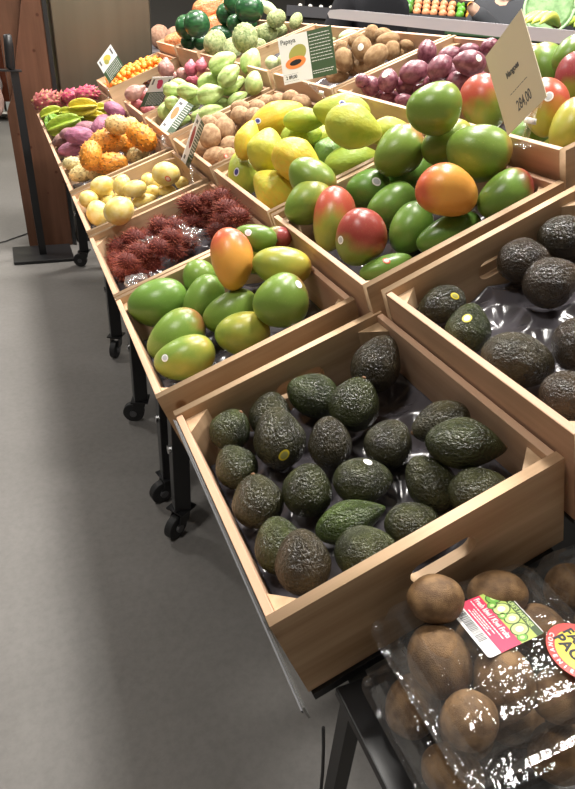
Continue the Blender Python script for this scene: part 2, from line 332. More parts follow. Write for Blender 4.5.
def make_crate(key):
    c, y0, y1, fd = CRATES[key]; L = COLS[c][3]; W = y1-y0
    e = empty('wooden_crate', label=LBL[key], cat='crate', group='wooden display crates'); e.matrix_world = crate_matrix(c, y0)
    r1, r2 = random.uniform(-.0015, .0015), random.uniform(-.0015, .0015)
    o = link('end_panel', end_panel(L), M['woodX'], e); o.location = (0, .007, 0)
    o = link('end_panel', end_panel(L), M['woodX'], e); o.location = (0, W-.007, 0)
    MB().box((0, .0145, .0), (.011, W-.0145, D-.002+r1), bev=.0012).build('side_panel', M['woodY'], e)
    MB().box((L-.011, .0145, .0), (L, W-.0145, D-.002+r2), bev=.0012).build('side_panel', M['woodY'], e)
    MB().box((.012, .015, .002), (L-.012, W-.015, .010)).build('bottom_panel', M['woodX'], e)
    for sx, sy in ((0, 0), (1, 0), (0, 1), (1, 1)):
        x0 = .0115 if not sx else L-.0115; y_ = .0145 if not sy else W-.0145; dx = .04*(1 if not sx else -1); dy = .036*(1 if not sy else -1)
        MB().poly([(x0, y_), (x0+dx, y_), (x0, y_+dy)], .0105, D-.016).build('corner_post', M['woodZ'], e)
    return e
def make_tray(key, star=True):
    c, y0, y1, fd = CRATES[key]; L = COLS[c][3]; W = y1-y0
    nx, ny = (84, 96) if star else (24, 28)
    x0, x1, ya, yb = .0125, L-.0125, .016, W-.016; top = D-fd
    bm = bmesh.new(); g = []
    for i in range(nx+1):
        row = []
        for j in range(ny+1):
            x = x0+(x1-x0)*i/nx; y = ya+(yb-ya)*j/ny
            P = .093; jj = math.floor(y/P); cx = (math.floor(x/P)+.5)*P; cy = (jj+.5)*P
            dx, dy = x-cx, y-cy; r = math.hypot(dx, dy)/(P/2); th = math.atan2(dy, dx)
            h = -.017*max(0, 1-r*r)
            if star and r < 1.05: h += .0035*max(0, math.cos(6*th))**3*math.sin(PI*min(1, r*.95))
            row.append(bm.verts.new((x, y, top-.004+h)))
        g.append(row)
    for i in range(nx):
        for j in range(ny): bm.faces.new((g[i][j], g[i+1][j], g[i+1][j+1], g[i][j+1]))
    edge = [g[i][0] for i in range(nx+1)]+[g[nx][j] for j in range(1, ny+1)]+[g[i][ny] for i in range(nx-1, -1, -1)]+[g[0][j] for j in range(ny-1, 0, -1)]
    low = [bm.verts.new((v.co.x, v.co.y, .0105)) for v in edge]; k = len(edge)
    # corner posts stand in the way of square corners: pull the lip in there
    for v, q in zip(edge, low): bm.faces.new((v, edge[(edge.index(v)+1) % k], low[(low.index(q)+1) % k], q)) if False else None
    for i in range(k): bm.faces.new((edge[i], edge[(i+1) % k], low[(i+1) % k], low[i]))
    def clampc(v):
        for sx in (0, 1):
            for sy in (0, 1):
                u_ = (v.co.x-.0115) if not sx else (L-.0115-v.co.x); w_ = (v.co.y-.0145) if not sy else (W-.0145-v.co.y)
                s = u_/.04+w_/.036
                if s < 1.06:
                    q = (1.06-s)/2; v.co.x += (q*.04)*(1 if not sx else -1); v.co.y += (q*.036)*(1 if not sy else -1)
    for v in bm.verts: clampc(v)
    me = bpy.data.meshes.new('fruit_tray'); bm.to_mesh(me); bm.free()
    o = link('fruit_tray', me, M['tray'], None, True); o.matrix_world = crate_matrix(c, y0)
    what = LBL[key].split('crate ', 1)[1] if 'crate ' in LBL[key] else key
    tag(o, ('dark moulded plastic tray in the crate '+what), 'tray', 'moulded plastic trays'); return o
STAR = {'A1', 'A2', 'A3', 'B1', 'B2', 'B3'}
for key in CRATES: 
    if key in LBL: make_crate(key)
TL = {'A1': 'dark plastic star-cup tray under the avocados at the near left', 'A2': 'dark plastic tray under the mangos around the orange one', 'A3': 'dark plastic tray under the rambutans',
 'B1': 'grey-black plastic tray with bare star-shaped cups, right-hand crate', 'B2': 'dark plastic tray under the biggest mango heap', 'B3': 'dark plastic tray under the papayas',
 'A4': 'black tray under the yellow melon pears', 'A5': 'black tray under the horned melons', 'A6': 'black tray under the purple sweet potatoes', 'A7': 'black tray under the star fruit', 'A8': 'black tray under the dragon fruit',
 'B4': 'black tray under the sapodillas', 'B5': 'black tray under the chayotes', 'B6': 'black tray under the onions', 'B7': 'black tray under the kumquats', 'C1': 'black tray under the far right mangos', 'C2': 'black tray under the passion fruit',
 'C3': 'black tray under the kiwis in the back row', 'C4': 'black tray in the nearly empty crate', 'C5': 'black tray under the cherimoyas', 'C6': 'black tray under the watermelons', 'C7': 'black tray under the orange packs'}
for key, lb in TL.items(): make_tray(key, key in STAR)['label'] = lb

def caster(parent, x, y, a):
    R_ = .042
    mm = Matrix.Translation((x, y, 0)) @ Matrix.Rotation(a, 4, 'Z')
    ck = MB()
    ck.box((-.034, -.034, .100), (.034, .034, .106), mm)
    ck.poly([(-.012, .055), (.030, .030), (.042, .042), (.022, .098), (-.022, .098)], -.021, -.017, mm @ Matrix.Rotation(PI/2, 4, 'X'))
    ck.poly([(-.012, .055), (.030, .030), (.042, .042), (.022, .098), (-.022, .098)], .017, .021, mm @ Matrix.Rotation(PI/2, 4, 'X'))
    ck.box((-.02, -.02, .092), (.02, .02, .101), mm)
    f = ck.build('caster', M['black'], parent)
    wh = MB(); wh.tube([mm @ Vector((.030, -.014, R_)), mm @ Vector((.030, -.012, R_)), mm @ Vector((.030, .012, R_)), mm @ Vector((.030, .014, R_))], [R_-.004, R_, R_, R_-.004], 28)
    wh.build('wheel', M['rubber'], f, False)
    hb = MB(); hb.tube([mm @ Vector((.030, -.023, R_)), mm @ Vector((.030, .023, R_))], .014, 14); hb.build('hub', M['wheelgrey'], f)
def make_cart(y0, y1, cys, label, cols_=('A', 'B', 'C'), x0=.318):
    e = empty('display_cart', (0, 0, 0), label=label, cat='cart', group='wheeled black display carts')
    for c in cols_:
        x, z, t, L = COLS[c]; mm = crate_matrix(c, 0)
        MB().box((.003, y0, -.016), (L-.02, y1, -.001), mm).build('shelf_panel', M['black'], e)
        MB().box((.05, y0, -.05), (.075, y1, -.0165), mm).build('shelf_bearer', M['black'], e)
    for y in cys:
        if isinstance(y, tuple): y, x0 = y
        for x, zt in ((x0, (.70 if x0 < .35 else .88)), (1.14, 1.10)):
            MB().box((x-.026, y-.026, .107), (x+.026, y+.026, zt), bev=.003).build('leg', M['black'], e)
            caster(e, x, y, rad(random.choice((195, 215, 160, 240))) if x < .5 else 0)
        MB().tube([(x0-.0265, y, .34), (x0-.034, y, .34)], .013, 14).build('bolt', M['chrome'], e)
        MB().box((x0+.0265, y-.018, .30), (1.1175, y+.018, .34)).build('cross_bar', M['black'], e)
    cys = [c_[0] if isinstance(c_, tuple) else c_ for c_ in cys]
    for a, b in zip(cys, cys[1:]): MB().box((1.122, a+.0225, .12), (1.158, b-.0225, .16)).build('side_rail', M['black'], e)
    return e
make_cart(.370, .80, (.46, .72), 'black wheeled display cart under the two avocado crates', ('A0', 'B0'), .75)
make_cart(.83, 1.50, ((.95, .75), (1.43, .318)), 'black wheeled display cart under the orange and big mango crates')
make_cart(1.53, 2.64, (1.60, 2.10), 'black wheeled display cart under the rambutan and melon pear crates')
make_cart(2.66, 4.03, (2.70, 3.95), 'black wheeled display cart at the far end beside the brown panel')

# smoky price rail along the near left crate
mm = crate_matrix('A0', 0)
e = tag(MB().box((-.0035, .283, D-.028), (-.0012, .79, D-.004), mm).build('price_rail', M['rail']), 'long smoky clear plastic rail along the left rim of the avocado crate', 'rail')
MB().box((-.0055, .280, D-.006), (-.0038, .79, D-.001), mm).build('rail_edge', M['wheelgrey'], e)

# ---------------------------------------------------------------- fruit shapes (unit meshes, long axis z, stem at +z)
def revolved(f, nu=32, nv=22, lump=0, seed=0, lsc=1.2):
    bm = bmesh.new(); rows = []
    top = bm.verts.new(f(0, 0)); bot = bm.verts.new(f(PI, 0))
    for j in range(1, nv): rows.append([bm.verts.new(f(PI*j/nv, 2*PI*i/nu)) for i in range(nu)])
    for i in range(nu):
        bm.faces.new((top, rows[0][i], rows[0][(i+1) % nu])); bm.faces.new((bot, rows[-1][(i+1) % nu], rows[-1][i]))
    for a, b in zip(rows, rows[1:]):
        for i in range(nu): bm.faces.new((a[i], b[i], b[(i+1) % nu], a[(i+1) % nu]))
    if lump:
        for v in bm.verts: v.co *= 1+lump*noise.noise(v.co*lsc+Vector((seed*7.1, seed*3.3, seed)))
    bmesh.ops.recalc_face_normals(bm, faces=bm.faces)
    me = bpy.data.meshes.new('fruit'); bm.to_mesh(me); bm.free(); me.polygons.foreach_set('use_smooth', [True]*len(me.polygons)); return me
def sph(th, ph, r=1, z=1): return Vector((math.sin(th)*math.cos(ph)*r, math.sin(th)*math.sin(ph)*r, math.cos(th)*z))
def f_mango(th, ph):
    z = math.cos(th); r = math.sin(th)*(1+.10*z)/1.02
    return Vector((r*math.cos(ph)*.98, r*math.sin(ph)+.10*(1-z*z)-.06, z))
def f_avo(th, ph):
    z = math.cos(th); r = math.sin(th)*(1-.20*max(0, z)**1.0-.02*z)*(1+.04*max(0, -z)); return Vector((r*math.cos(ph), r*math.sin(ph), z))
def f_avolong(th, ph):
    z = math.cos(th); k = max(0, z+.1); r = math.sin(th)*(1-.40*k*k-.08*k); return Vector((r*math.cos(ph), r*math.sin(ph)+.10*k*k, z))
def f_papaya(th, ph):
    z = math.cos(th); k = max(0, z); r = math.sin(th)*(1-.38*k+.02*z); rb = 1+.025*math.cos(5*ph)*(1-k*.5); return Vector((r*math.cos(ph)*rb, r*math.sin(ph)*rb, z))
def f_chay(th, ph):
    z = math.cos(th); k = max(0, z); r = math.sin(th)*(1-.28*k); g = 1-.07*math.exp(-((math.sin(2.5*ph)*3)**2)); g *= 1-.10*math.exp(-(math.sin(ph*.5)*5)**2)
    zz = z+(.16*math.exp(-(math.sin(th)*3)**2) if z < 0 else 0); return Vector((r*math.cos(ph)*g, r*math.sin(ph)*g*.92, zz))
def f_star(th, ph):
    z = math.cos(th); q = abs(math.cos(2.5*ph)); r = math.sin(th)**.85*(.42+.62*q**2.2); return Vector((r*math.cos(ph), r*math.sin(ph), z))
def f_onion(th, ph):
    z = math.cos(th); r = math.sin(th)**.9; zz = z*.86
    if z > .9: zz += (z-.9)*4.5; 
    return Vector((r*math.cos(ph), r*math.sin(ph), zz))
def f_passion(th, ph):
    z = math.cos(th); r = math.sin(th)*(1-.10*max(0, z)); return Vector((r*math.cos(ph), r*math.sin(ph), z+(.10*(z-.93)/.07 if z > .93 else 0)))
def f_potato(th, ph):
    z = math.cos(th); r = math.sin(th)**.8*(1-.25*abs(z)**2); return Vector((r*math.cos(ph), r*math.sin(ph)+.18*math.sin(z*2), z))
FM = {}
for i in range(3):
    FM['mango', i] = revolved(f_mango, lump=.05, seed=i+1, lsc=.9)
    FM['avocado', i] = revolved(f_avo, 40, 28, lump=.045, seed=i+4, lsc=1.1)
    FM['papaya', i] = revolved(f_papaya, 40, 28, lump=.05, seed=i+9, lsc=.9)
    FM['kiwi', i] = revolved(lambda t, p: sph(t, p), 24, 16, lump=.07, seed=i+12, lsc=1.1)
    FM['sapodilla', i] = revolved(lambda t, p: sph(t, p), 20, 14, lump=.06, seed=i+15)
    FM['chayote', i] = revolved(f_chay, 36, 22, lump=.07, seed=i+18)
    FM['pepino', i] = revolved(lambda t, p: sph(t, p, 1-.08*max(0, math.cos(t))), 24, 16, lump=.05, seed=i+20)
    FM['sweet_potato', i] = revolved(f_potato, 24, 20, lump=.16, seed=i+22, lsc=1.6)
FM['avolong', 0] = revolved(f_avolong, 40, 28, lump=.05, seed=31, lsc=1.1)
FM['star_fruit', 0] = revolved(f_star, 60, 22)
FM['onion', 0] = revolved(f_onion, 28, 30, lump=.03, seed=2)
FM['passion_fruit', 0] = revolved(f_passion, 28, 24, lump=.03, seed=3)
FM['gourd', 0] = revolved(f_papaya, 24, 16, lump=.05, seed=5)
FM['watermelon', 0] = revolved(lambda t, p: sph(t, p), 32, 22, lump=.02, seed=6)
def scaled(kind, n, size, h, base, seed, squash=1, cone=True, nu=32, nv=20):
    me = revolved(base, nu, nv, lump=.06, seed=seed); bm = bmesh.new(); bm.from_mesh(me); bpy.data.meshes.remove(me)
    ga = PI*(3-math.sqrt(5))
    for i in range(n):
        z = 1-2*(i+.5)/n; r = math.sqrt(1-z*z); d = Vector((r*math.cos(ga*i), r*math.sin(ga*i), z)); t1 = d.orthogonal().normalized(); t2 = d.cross(t1)
        k = 5; ring = [bm.verts.new(d*.97+(t1*math.cos(2*PI*q/k)+t2*math.sin(2*PI*q/k))*size) for q in range(k)]
        lean = Vector((0, 0, .6*h)) if squash != 1 else Vector((0, 0, 0))
        ap = bm.verts.new(d*(1+h)+lean)
        for q in range(k): bm.faces.new((ring[q], ring[(q+1) % k], ap))
    me = bpy.data.meshes.new(kind); bm.to_mesh(me); bm.free(); me.polygons.foreach_set('use_smooth', [True]*len(me.polygons)); return me
FM['horned_melon', 0] = scaled('horned_melon', 70, .07, .15, lambda t, p: sph(t, p), 3)
FM['cherimoya', 0] = scaled('cherimoya', 110, .20, .05, lambda t, p: sph(t, p, 1-.1*math.cos(t)), 4)
FM['dragon_fruit', 0] = scaled('dragon_fruit', 34, .24, .30, lambda t, p: sph(t, p), 5, squash=.5)
FM['rambutan', 0] = revolved(lambda t, p: sph(t, p), 18, 12, lump=.05, seed=8)
def hair_mesh(seed):
    rr = random.Random(seed); bm = bmesh.new(); ga = PI*(3-math.sqrt(5)); n = 190
    for i in range(n):
        z = 1-2*(i+.5)/n; r = math.sqrt(1-z*z); d = (Vector((r*math.cos(ga*i), r*math.sin(ga*i), z))+Vector([rr.uniform(-.08, .08) for _ in range(3)])).normalized()
        t1 = d.orthogonal().normalized(); t2 = d.cross(t1); cur = Vector([rr.uniform(-.28, .28) for _ in range(3)]); ln = rr.uniform(.35, .62)
        a = [bm.verts.new(d*.97+(t1*math.cos(2*PI*q/3)+t2*math.sin(2*PI*q/3))*.040) for q in range(3)]
        mid = d*(1+ln*.5)+cur*.25; b = [bm.verts.new(mid+(t1*math.cos(2*PI*q/3)+t2*math.sin(2*PI*q/3))*.028) for q in range(3)]
        ap = bm.verts.new(d*(1+ln)+cur)
        for q in range(3): bm.faces.new((a[q], a[(q+1) % 3], b[(q+1) % 3], b[q])); bm.faces.new((b[q], b[(q+1) % 3], ap))
    me = bpy.data.meshes.new('hairs'); bm.to_mesh(me); bm.free(); return me
HAIR = [hair_mesh(1), hair_mesh(2)]
for h in HAIR: h.materials.append(M['rambhair'])
NUB = revolved(lambda t, p: sph(t, p), 10, 6); NUB.materials.append(M['stembrown'])
SCAR = revolved(lambda t, p: sph(t, p), 12, 6); SCAR.materials.append(M['darkscar'])
for (k, i), me in FM.items():
    me.name = k; me.materials.append(M['avocado' if k == 'avolong' else k])
BV = {}
def bvh(me):
    if me.name not in BV: BV[me.name] = BVHTree.FromPolygons([v.co.copy() for v in me.vertices], [tuple(p.vertices) for p in me.polygons])
    return BV[me.name]
def sticker(o, me, h, r, kind, A, B, q):
    S = Vector((B, B, A)); h = Vector(h).normalized(); T = bvh(me); bm = bmesh.new()
    n_w = Vector((h.x/S.x, h.y/S.y, h.z/S.z)).normalized(); t1 = n_w.orthogonal().normalized(); t2 = n_w.cross(t1)
    asp = .72 if kind in 'yb' or kind == 'red' else .9
    def hit(dw):
        d = (h+Vector((dw.x/S.x, dw.y/S.y, dw.z/S.z))).normalized(); loc, nn, _, _ = T.ray_cast(d*3, -d)
        if loc is None: loc = d
        return loc+Vector((nn.x*S.x**-1, nn.y*S.y**-1, nn.z*S.z**-1)).normalized()*.0 + (nn if nn else d)*(.0006/B)
    k = 20; rings = []
    for rr in (.0, .35, .68, 1.0): rings.append([bm.verts.new(hit(t1*math.cos(2*PI*i/k)*r*rr+t2*math.sin(2*PI*i/k)*r*rr*asp)) for i in range(k if rr else 1)])
    for i in range(k): bm.faces.new((rings[0][0], rings[1][i], rings[1][(i+1) % k])).material_index = 1
    for a, b, mi in ((1, 2, 1), (2, 3, 0)):
        for i in range(k): bm.faces.new((rings[a][i], rings[b][i], rings[b][(i+1) % k], rings[a][(i+1) % k])).material_index = mi
    ms = bpy.data.meshes.new('sticker'); bm.to_mesh(ms); bm.free()
    s = link('sticker', ms, [M['st_'+kind], M['st_'+kind+'2']], o, True)
    s['label'] = {'y': 'small yellow oval fruit sticker', 'w': 'small white and cream fruit sticker', 'o': 'small white oval sticker with grey print', 'b': 'small blue and white fruit sticker', 'red': 'small red fruit sticker', 'r': 'round white sticker with yellow rim'}[kind]
GRP = {'mango': 'mangos in the wooden crates', 'avocado': 'avocados in the wooden crates', 'papaya': 'papayas in the middle row', 'kiwi': 'brown kiwis', 'sapodilla': 'brown sapodillas behind the papayas', 'chayote': 'pale green chayotes',
 'passion_fruit': 'purple passion fruit', 'gourd': 'pale green gourds', 'cherimoya': 'knobbly cherimoyas', 'watermelon': 'dark watermelons', 'rambutan': 'hairy rambutans', 'pepino': 'yellow melon pears', 'horned_melon': 'horned melons',
 'sweet_potato': 'purple sweet potatoes', 'star_fruit': 'star fruit', 'dragon_fruit': 'dragon fruit', 'onion': 'pink and brown onions'}
CATN = {'passion_fruit': 'passion fruit', 'pepino': 'melon pear', 'horned_melon': 'horned melon', 'sweet_potato': 'sweet potato', 'star_fruit': 'star fruit', 'dragon_fruit': 'dragon fruit'}
NAMEN = {'pepino': 'melon_pear'}
FRUIT = [
('A1', 'avocado', (0.2549, 0.7583, 0.8782), (0.4581, -0.1941, 0.127, -0.8581), 0.0367, 0.0342, (0.2, 0.5, 0), None, 'green avocado in the front-left crate, at its far left corner'),
('A1', 'avocado', (0.2401, 0.6873, 0.8597), (-0.6666, -0.0262, 0.2624, 0.6972), 0.0363, 0.034, (0.2, 0.35, 0), None, 'avocado against the left wall, second from the far left corner'),
('A1', 'avocado', (0.3934, 0.749, 0.9244), (0.5503, 0.1292, -0.6065, -0.5591), 0.0464, 0.0381, (0.1, 0.5, 0), None, 'avocado lying under the handle slot of the far wall'),
('A1', 'avocado', (0.3229, 0.7563, 0.8941), (-0.5122, 0.2592, 0.1048, 0.8121), 0.0397, 0.0364, (0.3, 0.2, 0), None, 'avocado mostly hidden behind the one with the oval yellow sticker'),
('A1', 'avocado', (0.3071, 0.6809, 0.9034), (0.5523, -0.1699, -0.2451, -0.7785), 0.0492, 0.0415, (0.3, 0.2, 0), ('y', 0.01, [0.876, 0.07, -0.476]), 'avocado with an oval yellow sticker on its lower right side'),
('A1', 'avocado', (0.427, 0.6702, 0.9499), (0.4374, -0.1855, 0.0051, -0.8799), 0.0451, 0.0404, (0.15, 0.35, 0), ('y', 0.0047, [-0.161, -0.29, 0.944]), 'large round avocado with a yellow sticker edge on its crown'),
('A1', 'avocado', (0.3695, 0.6319, 0.9144), (-0.5258, 0.1115, 0.1734, 0.8252), 0.0421, 0.0338, (0.45, 0.1, 0), None, 'dark narrow avocado between the two stickered ones'),
('A1', 'avocado', (0.4895, 0.7203, 0.984), (-0.4165, 0.3213, 0.0189, 0.8503), 0.0504, 0.0407, (0.5, 0.05, 0), None, 'nearly black avocado in the far right corner of the front crate'),
('A1', 'avocado', (0.4363, 0.5782, 0.9373), (0.3726, -0.2675, 0.0372, -0.8878), 0.0378, 0.0363, (0.35, 0.2, 0), None, 'round avocado to the left of the long glossy one'),
('A1', 'avocado', (0.494, 0.5462, 0.9823), (-0.4955, -0.258, 0.7793, 0.284), 0.0436, 0.031, (0.5, 0.3, 0), None, 'avocado with its brown stem showing, behind the long glossy one'),
('A1', 'avocado', (0.4821, 0.4784, 0.9971), (-0.1849, 0.5424, -0.4437, 0.689), 0.0533, 0.0351, (0.1, 0.3, 0), None, 'long glossy avocado lying by the right wall'),
('A1', 'avocado', (0.4401, 0.4798, 0.9408), (0.5248, -0.0225, -0.4134, -0.7438), 0.0425, 0.0332, (0.3, 0.35, 0), None, 'pear-shaped avocado in front of the long glossy one'),
('A1', 'avocado', (0.469, 0.4229, 0.9642), (-0.1986, 0.526, -0.2895, 0.7746), 0.0388, 0.0325, (0.3, 0.35, 0), None, 'avocado half hidden by the near wall, on the right'),
('A1', 'avocado', (0.3068, 0.5715, 0.89), (-0.4936, 0.1048, 0.0281, 0.8629), 0.0395, 0.0367, (0.2, 0.35, 0), None, 'round avocado left of the one with the white and yellow sticker'),
('A1', 'avocado', (0.3773, 0.5423, 0.9112), (0.1879, -0.5422, 0.3718, -0.7297), 0.0433, 0.0335, (0.25, 0.4, 0), ('w', 0.007, [0.616, -0.77, 0.169]), 'avocado with a white and yellow sticker on its top'),
('A1', 'avocado', (0.2431, 0.5975, 0.8646), (-0.5755, 0.1772, 0.2399, 0.7615), 0.04, 0.0385, (0.4, 0.3, 0), None, 'avocado at the left wall, third from the far end'),
('A1', 'avocado', (0.3353, 0.4966, 0.8909), (0.2341, -0.495, 0.2338, -0.8035), 0.0505, 0.0279, (0, 1, 0), None, 'bright green pear-shaped avocado with its neck pointing right'),
('A1', 'avocado', (0.2413, 0.5122, 0.8619), (0.5643, -0.1737, -0.2424, -0.7698), 0.0396, 0.0343, (0.2, 0.55, 0), None, 'green avocado behind the brownish upright one'),
('A1', 'avocado', (0.2466, 0.4509, 0.8911), (-0.5336, 0.19, 0.2129, 0.7961), 0.0414, 0.0353, (0.7, 0.3, 0), None, 'brownish upright avocado nearest the near left corner'),
('A1', 'avocado', (0.325, 0.4372, 0.8956), (-0.1704, 0.5421, -0.2964, 0.7676), 0.0398, 0.0336, (0.25, 0.5, 0), None, 'avocado against the near wall, beside the brownish upright one'),
('A1', 'avocado', (0.3948, 0.4436, 0.9142), (0.1746, -0.5436, 0.317, -0.7573), 0.037, 0.0294, (0.3, 0.4, 0), None, 'avocado at the near wall, right of the bright green one'),
('B1', 'avocado', (0.6089, 0.7384, 1.0665), (-0.4583, -0.339, 0.7694, 0.2883), 0.0428, 0.0313, (0.3, 0.15, 0), ('y', 0.0074, [0.899, 0.115, -0.422]), 'dark avocado with its stem showing and a yellow sticker, right crate'),
('B1', 'avocado', (0.5973, 0.6506, 1.0657), (-0.4009, 0.1631, 0.106, 0.8952), 0.0398, 0.0352, (0.1, 0.5, 0), ('r', 0.0084, [0.884, -0.124, 0.451]), 'green avocado with a round white and yellow sticker'),
('B1', 'avocado', (0.595, 0.5371, 1.0705), (0.1984, -0.5045, 0.57, -0.6174), 0.0524, 0.04, (0.6, 0.25, 0), None, 'largest avocado at the left wall of the right-hand crate'),
('B1', 'avocado', (0.7518, 0.7283, 1.1339), (0.2953, -0.4707, 0.4973, -0.6662), 0.0448, 0.0382, (0.8, 0.0, 0), None, 'brownish avocado behind, in the middle of the right-hand crate'),
('B1', 'avocado', (0.7381, 0.6477, 1.1296), (0.3177, -0.472, 0.3216, -0.7569), 0.045, 0.0404, (0.8, 0.1, 0), None, 'brownish avocado piled on two others in the right-hand crate'),
('B1', 'avocado', (0.8287, 0.7287, 1.1678), (-0.3073, 0.4617, -0.5058, 0.6608), 0.0453, 0.0386, (0.5, 0, 0), None, 'rough dark avocado nearest the far wall of the right-hand crate'),
('B1', 'avocado', (0.666, 0.5087, 1.0989), (-0.2485, 0.504, -0.4636, 0.685), 0.0353, 0.0394, (0.8, 0, 0), None, 'avocado cut by the right edge of the photo, upper one'),
('B1', 'avocado', (0.6031, 0.4473, 1.0651), (0.1735, -0.5076, 0.5981, -0.5953), 0.0394, 0.0331, (0.8, 0.1, 0), None, 'avocado cut by the right edge of the photo, lower one'),
('A2', 'mango', (0.2376, 1.2136, 0.9105), (-0.3602, 0.4517, -0.3956, 0.714), 0.0674, 0.0543, (0, 0.1, 0.8), None, 'smooth green mango in the far left corner of the front mango crate'),
('A2', 'mango', (0.2453, 1.0847, 0.8894), (-0.4608, 0.3964, -0.2174, 0.7637), 0.067, 0.0508, (0.25, 0.35, 0.6), None, 'green mango with a yellow-red stem end, at the left wall'),
('A2', 'mango', (0.2397, 0.9921, 0.8897), (-0.3408, 0.4625, -0.3548, 0.7376), 0.0611, 0.0439, (0.15, 0.5, 0.5), ('o', 0.0086, [0.785, -0.285, -0.55]), 'olive mango with a white sticker, nearest the near left corner'),
('A2', 'mango', (0.321, 1.1494, 0.9336), (0.5309, -0.3367, 0.0697, -0.7745), 0.0573, 0.0424, (0, 0.2, 0.7), None, 'green mango leaning left of the orange mango'),
('A2', 'mango', (0.3348, 1.2299, 0.95), (0.5749, -0.2667, -0.0839, -0.769), 0.0421, 0.0399, (0, 0.3, 0.6), None, 'small green mango at the far wall behind the others'),
('A2', 'mango', (0.3567, 1.0692, 0.9368), (-0.3909, 0.4374, -0.3191, 0.7444), 0.0611, 0.0448, (0.05, 0.35, 0.55), None, 'green mango lying in front of the orange mango'),
('A2', 'mango', (0.3509, 0.9822, 0.9328), (-0.2971, 0.4826, -0.4213, 0.7081), 0.0539, 0.0443, (0.0, 0.55, 0.5), None, 'round yellow-green mango at the near wall'),
('A2', 'mango', (0.3658, 1.0988, 1.0371), (-0.5626, 0.188, 0.2207, 0.7742), 0.0637, 0.0438, (0.62, 1, 0.2), None, 'orange-pink mango standing on top of the green ones'),
('A2', 'mango', (0.4136, 0.9504, 1.005), (0.402, -0.4291, 0.2785, -0.7594), 0.0539, 0.052, (0.3, 0.2, 0.6), ('o', 0.0084, [0.598, -0.203, 0.775]), 'round green mango with a white sticker by the right wall'),
('A2', 'mango', (0.4453, 1.0297, 1.0423), (0.2514, -0.4827, 0.5433, -0.6393), 0.0584, 0.0409, (0.15, 0.6, 0.4), None, 'olive-yellow mango lying across the right side'),
('A2', 'mango', (0.4516, 1.1965, 1.0098), (0.3957, -0.4354, 0.3696, -0.7192), 0.0526, 0.046, (0, 0.6, 0.5), None, 'yellow-green mango behind the olive-yellow one'),
('A2', 'mango', (0.4283, 1.1333, 1.0669), (-0.2522, 0.4748, -0.5634, 0.6273), 0.045, 0.0286, (0, 0.2, 0.7), ('o', 0.0082, [0.9, -0.28, -0.335]), 'green mango with a white sticker in the far right corner'),
('A2', 'mango', (0.485, 1.1507, 1.0586), (-0.2539, 0.4732, -0.5647, 0.6266), 0.0295, 0.0253, (1, 0.1, 0.2), None, 'small red mango tucked in the far right corner'),
('B2', 'mango', (0.5604, 1.1745, 1.1216), (-0.4717, 0.3932, -0.2231, 0.757), 0.0575, 0.0468, (0, 0.5, 0.5), None, 'green mango behind the red-topped one, near the left wall'),
('B2', 'mango', (0.5767, 1.0845, 1.111), (0.495, -0.2569, -0.1102, -0.8227), 0.0671, 0.0447, (0.85, 0.6, 0.3), None, 'red-topped mango leaning on the left side of the crate'),
('B2', 'mango', (0.5878, 0.9883, 1.1016), (0.4635, -0.0662, 0.0891, -0.8791), 0.0558, 0.052, (0.9, 0.25, 0.5), ('o', 0.0096, [0.692, -0.707, -0.143]), 'dark red and green mango with a white sticker and visible stem'),
('B2', 'mango', (0.7029, 1.1739, 1.1428), (-0.3725, 0.4379, -0.4519, 0.6821), 0.0505, 0.0461, (0, 0.05, 0.9), ('o', 0.011, [0.908, -0.32, 0.27]), 'green mango with a round white sticker on its upper side'),
('B2', 'mango', (0.7125, 1.0847, 1.1313), (0.4228, -0.4194, 0.2715, -0.7561), 0.0566, 0.0461, (0, 0.2, 0.8), None, 'green mango left of the orange-yellow one, upper'),
('B2', 'mango', (0.698, 0.9861, 1.1147), (-0.4356, 0.3426, -0.0294, 0.8319), 0.0533, 0.0435, (0, 0.2, 0.8), None, 'green mango left of the orange-yellow one, lower'),
('B2', 'mango', (0.7331, 0.9101, 1.1236), (0.3716, -0.4471, 0.336, -0.741), 0.0662, 0.0378, (0, 0.25, 0.9), None, 'long green mango against the near wall'),
('B2', 'mango', (0.708, 0.9079, 1.2041), (-0.4351, -0.2412, 0.5713, 0.6528), 0.0577, 0.0469, (0.5, 1, 0.2), None, 'orange-yellow mango on top near the middle'),
('B2', 'mango', (0.8029, 1.1735, 1.1684), (0.4294, -0.4186, 0.294, -0.7443), 0.0558, 0.0469, (0, 0.1, 0.9), None, 'green mango under the olive-red one'),
('B2', 'mango', (0.7405, 1.135, 1.2289), (-0.4642, 0.386, -0.1732, 0.7781), 0.0586, 0.0502, (0.4, 0.4, 0.5), None, 'olive-red mango at the far left of the large mango heap'),
('B2', 'mango', (0.7447, 1.0426, 1.3231), (-0.4062, 0.4147, -0.4733, 0.6626), 0.053, 0.0492, (0.05, 0.4, 0.6), None, 'round green mango topping the heap at its far end'),
('B2', 'mango', (0.8061, 1.0648, 1.2579), (-0.4271, 0.4212, -0.3402, 0.7242), 0.0544, 0.0443, (0, 0.5, 0.6), None, 'yellow-green mango just below the topmost round one'),
('B2', 'mango', (0.8016, 0.9599, 1.2606), (-0.2993, 0.4198, -0.6175, 0.5941), 0.0619, 0.0525, (0.25, 0.35, 0.55), None, 'large olive mango with its stem facing right, top of heap'),
('B2', 'mango', (0.8091, 0.8698, 1.2031), (-0.3924, 0.4248, -0.227, 0.7836), 0.0544, 0.0436, (0.5, 0.3, 0.7), None, 'green mango with a red shoulder in the near right corner'),
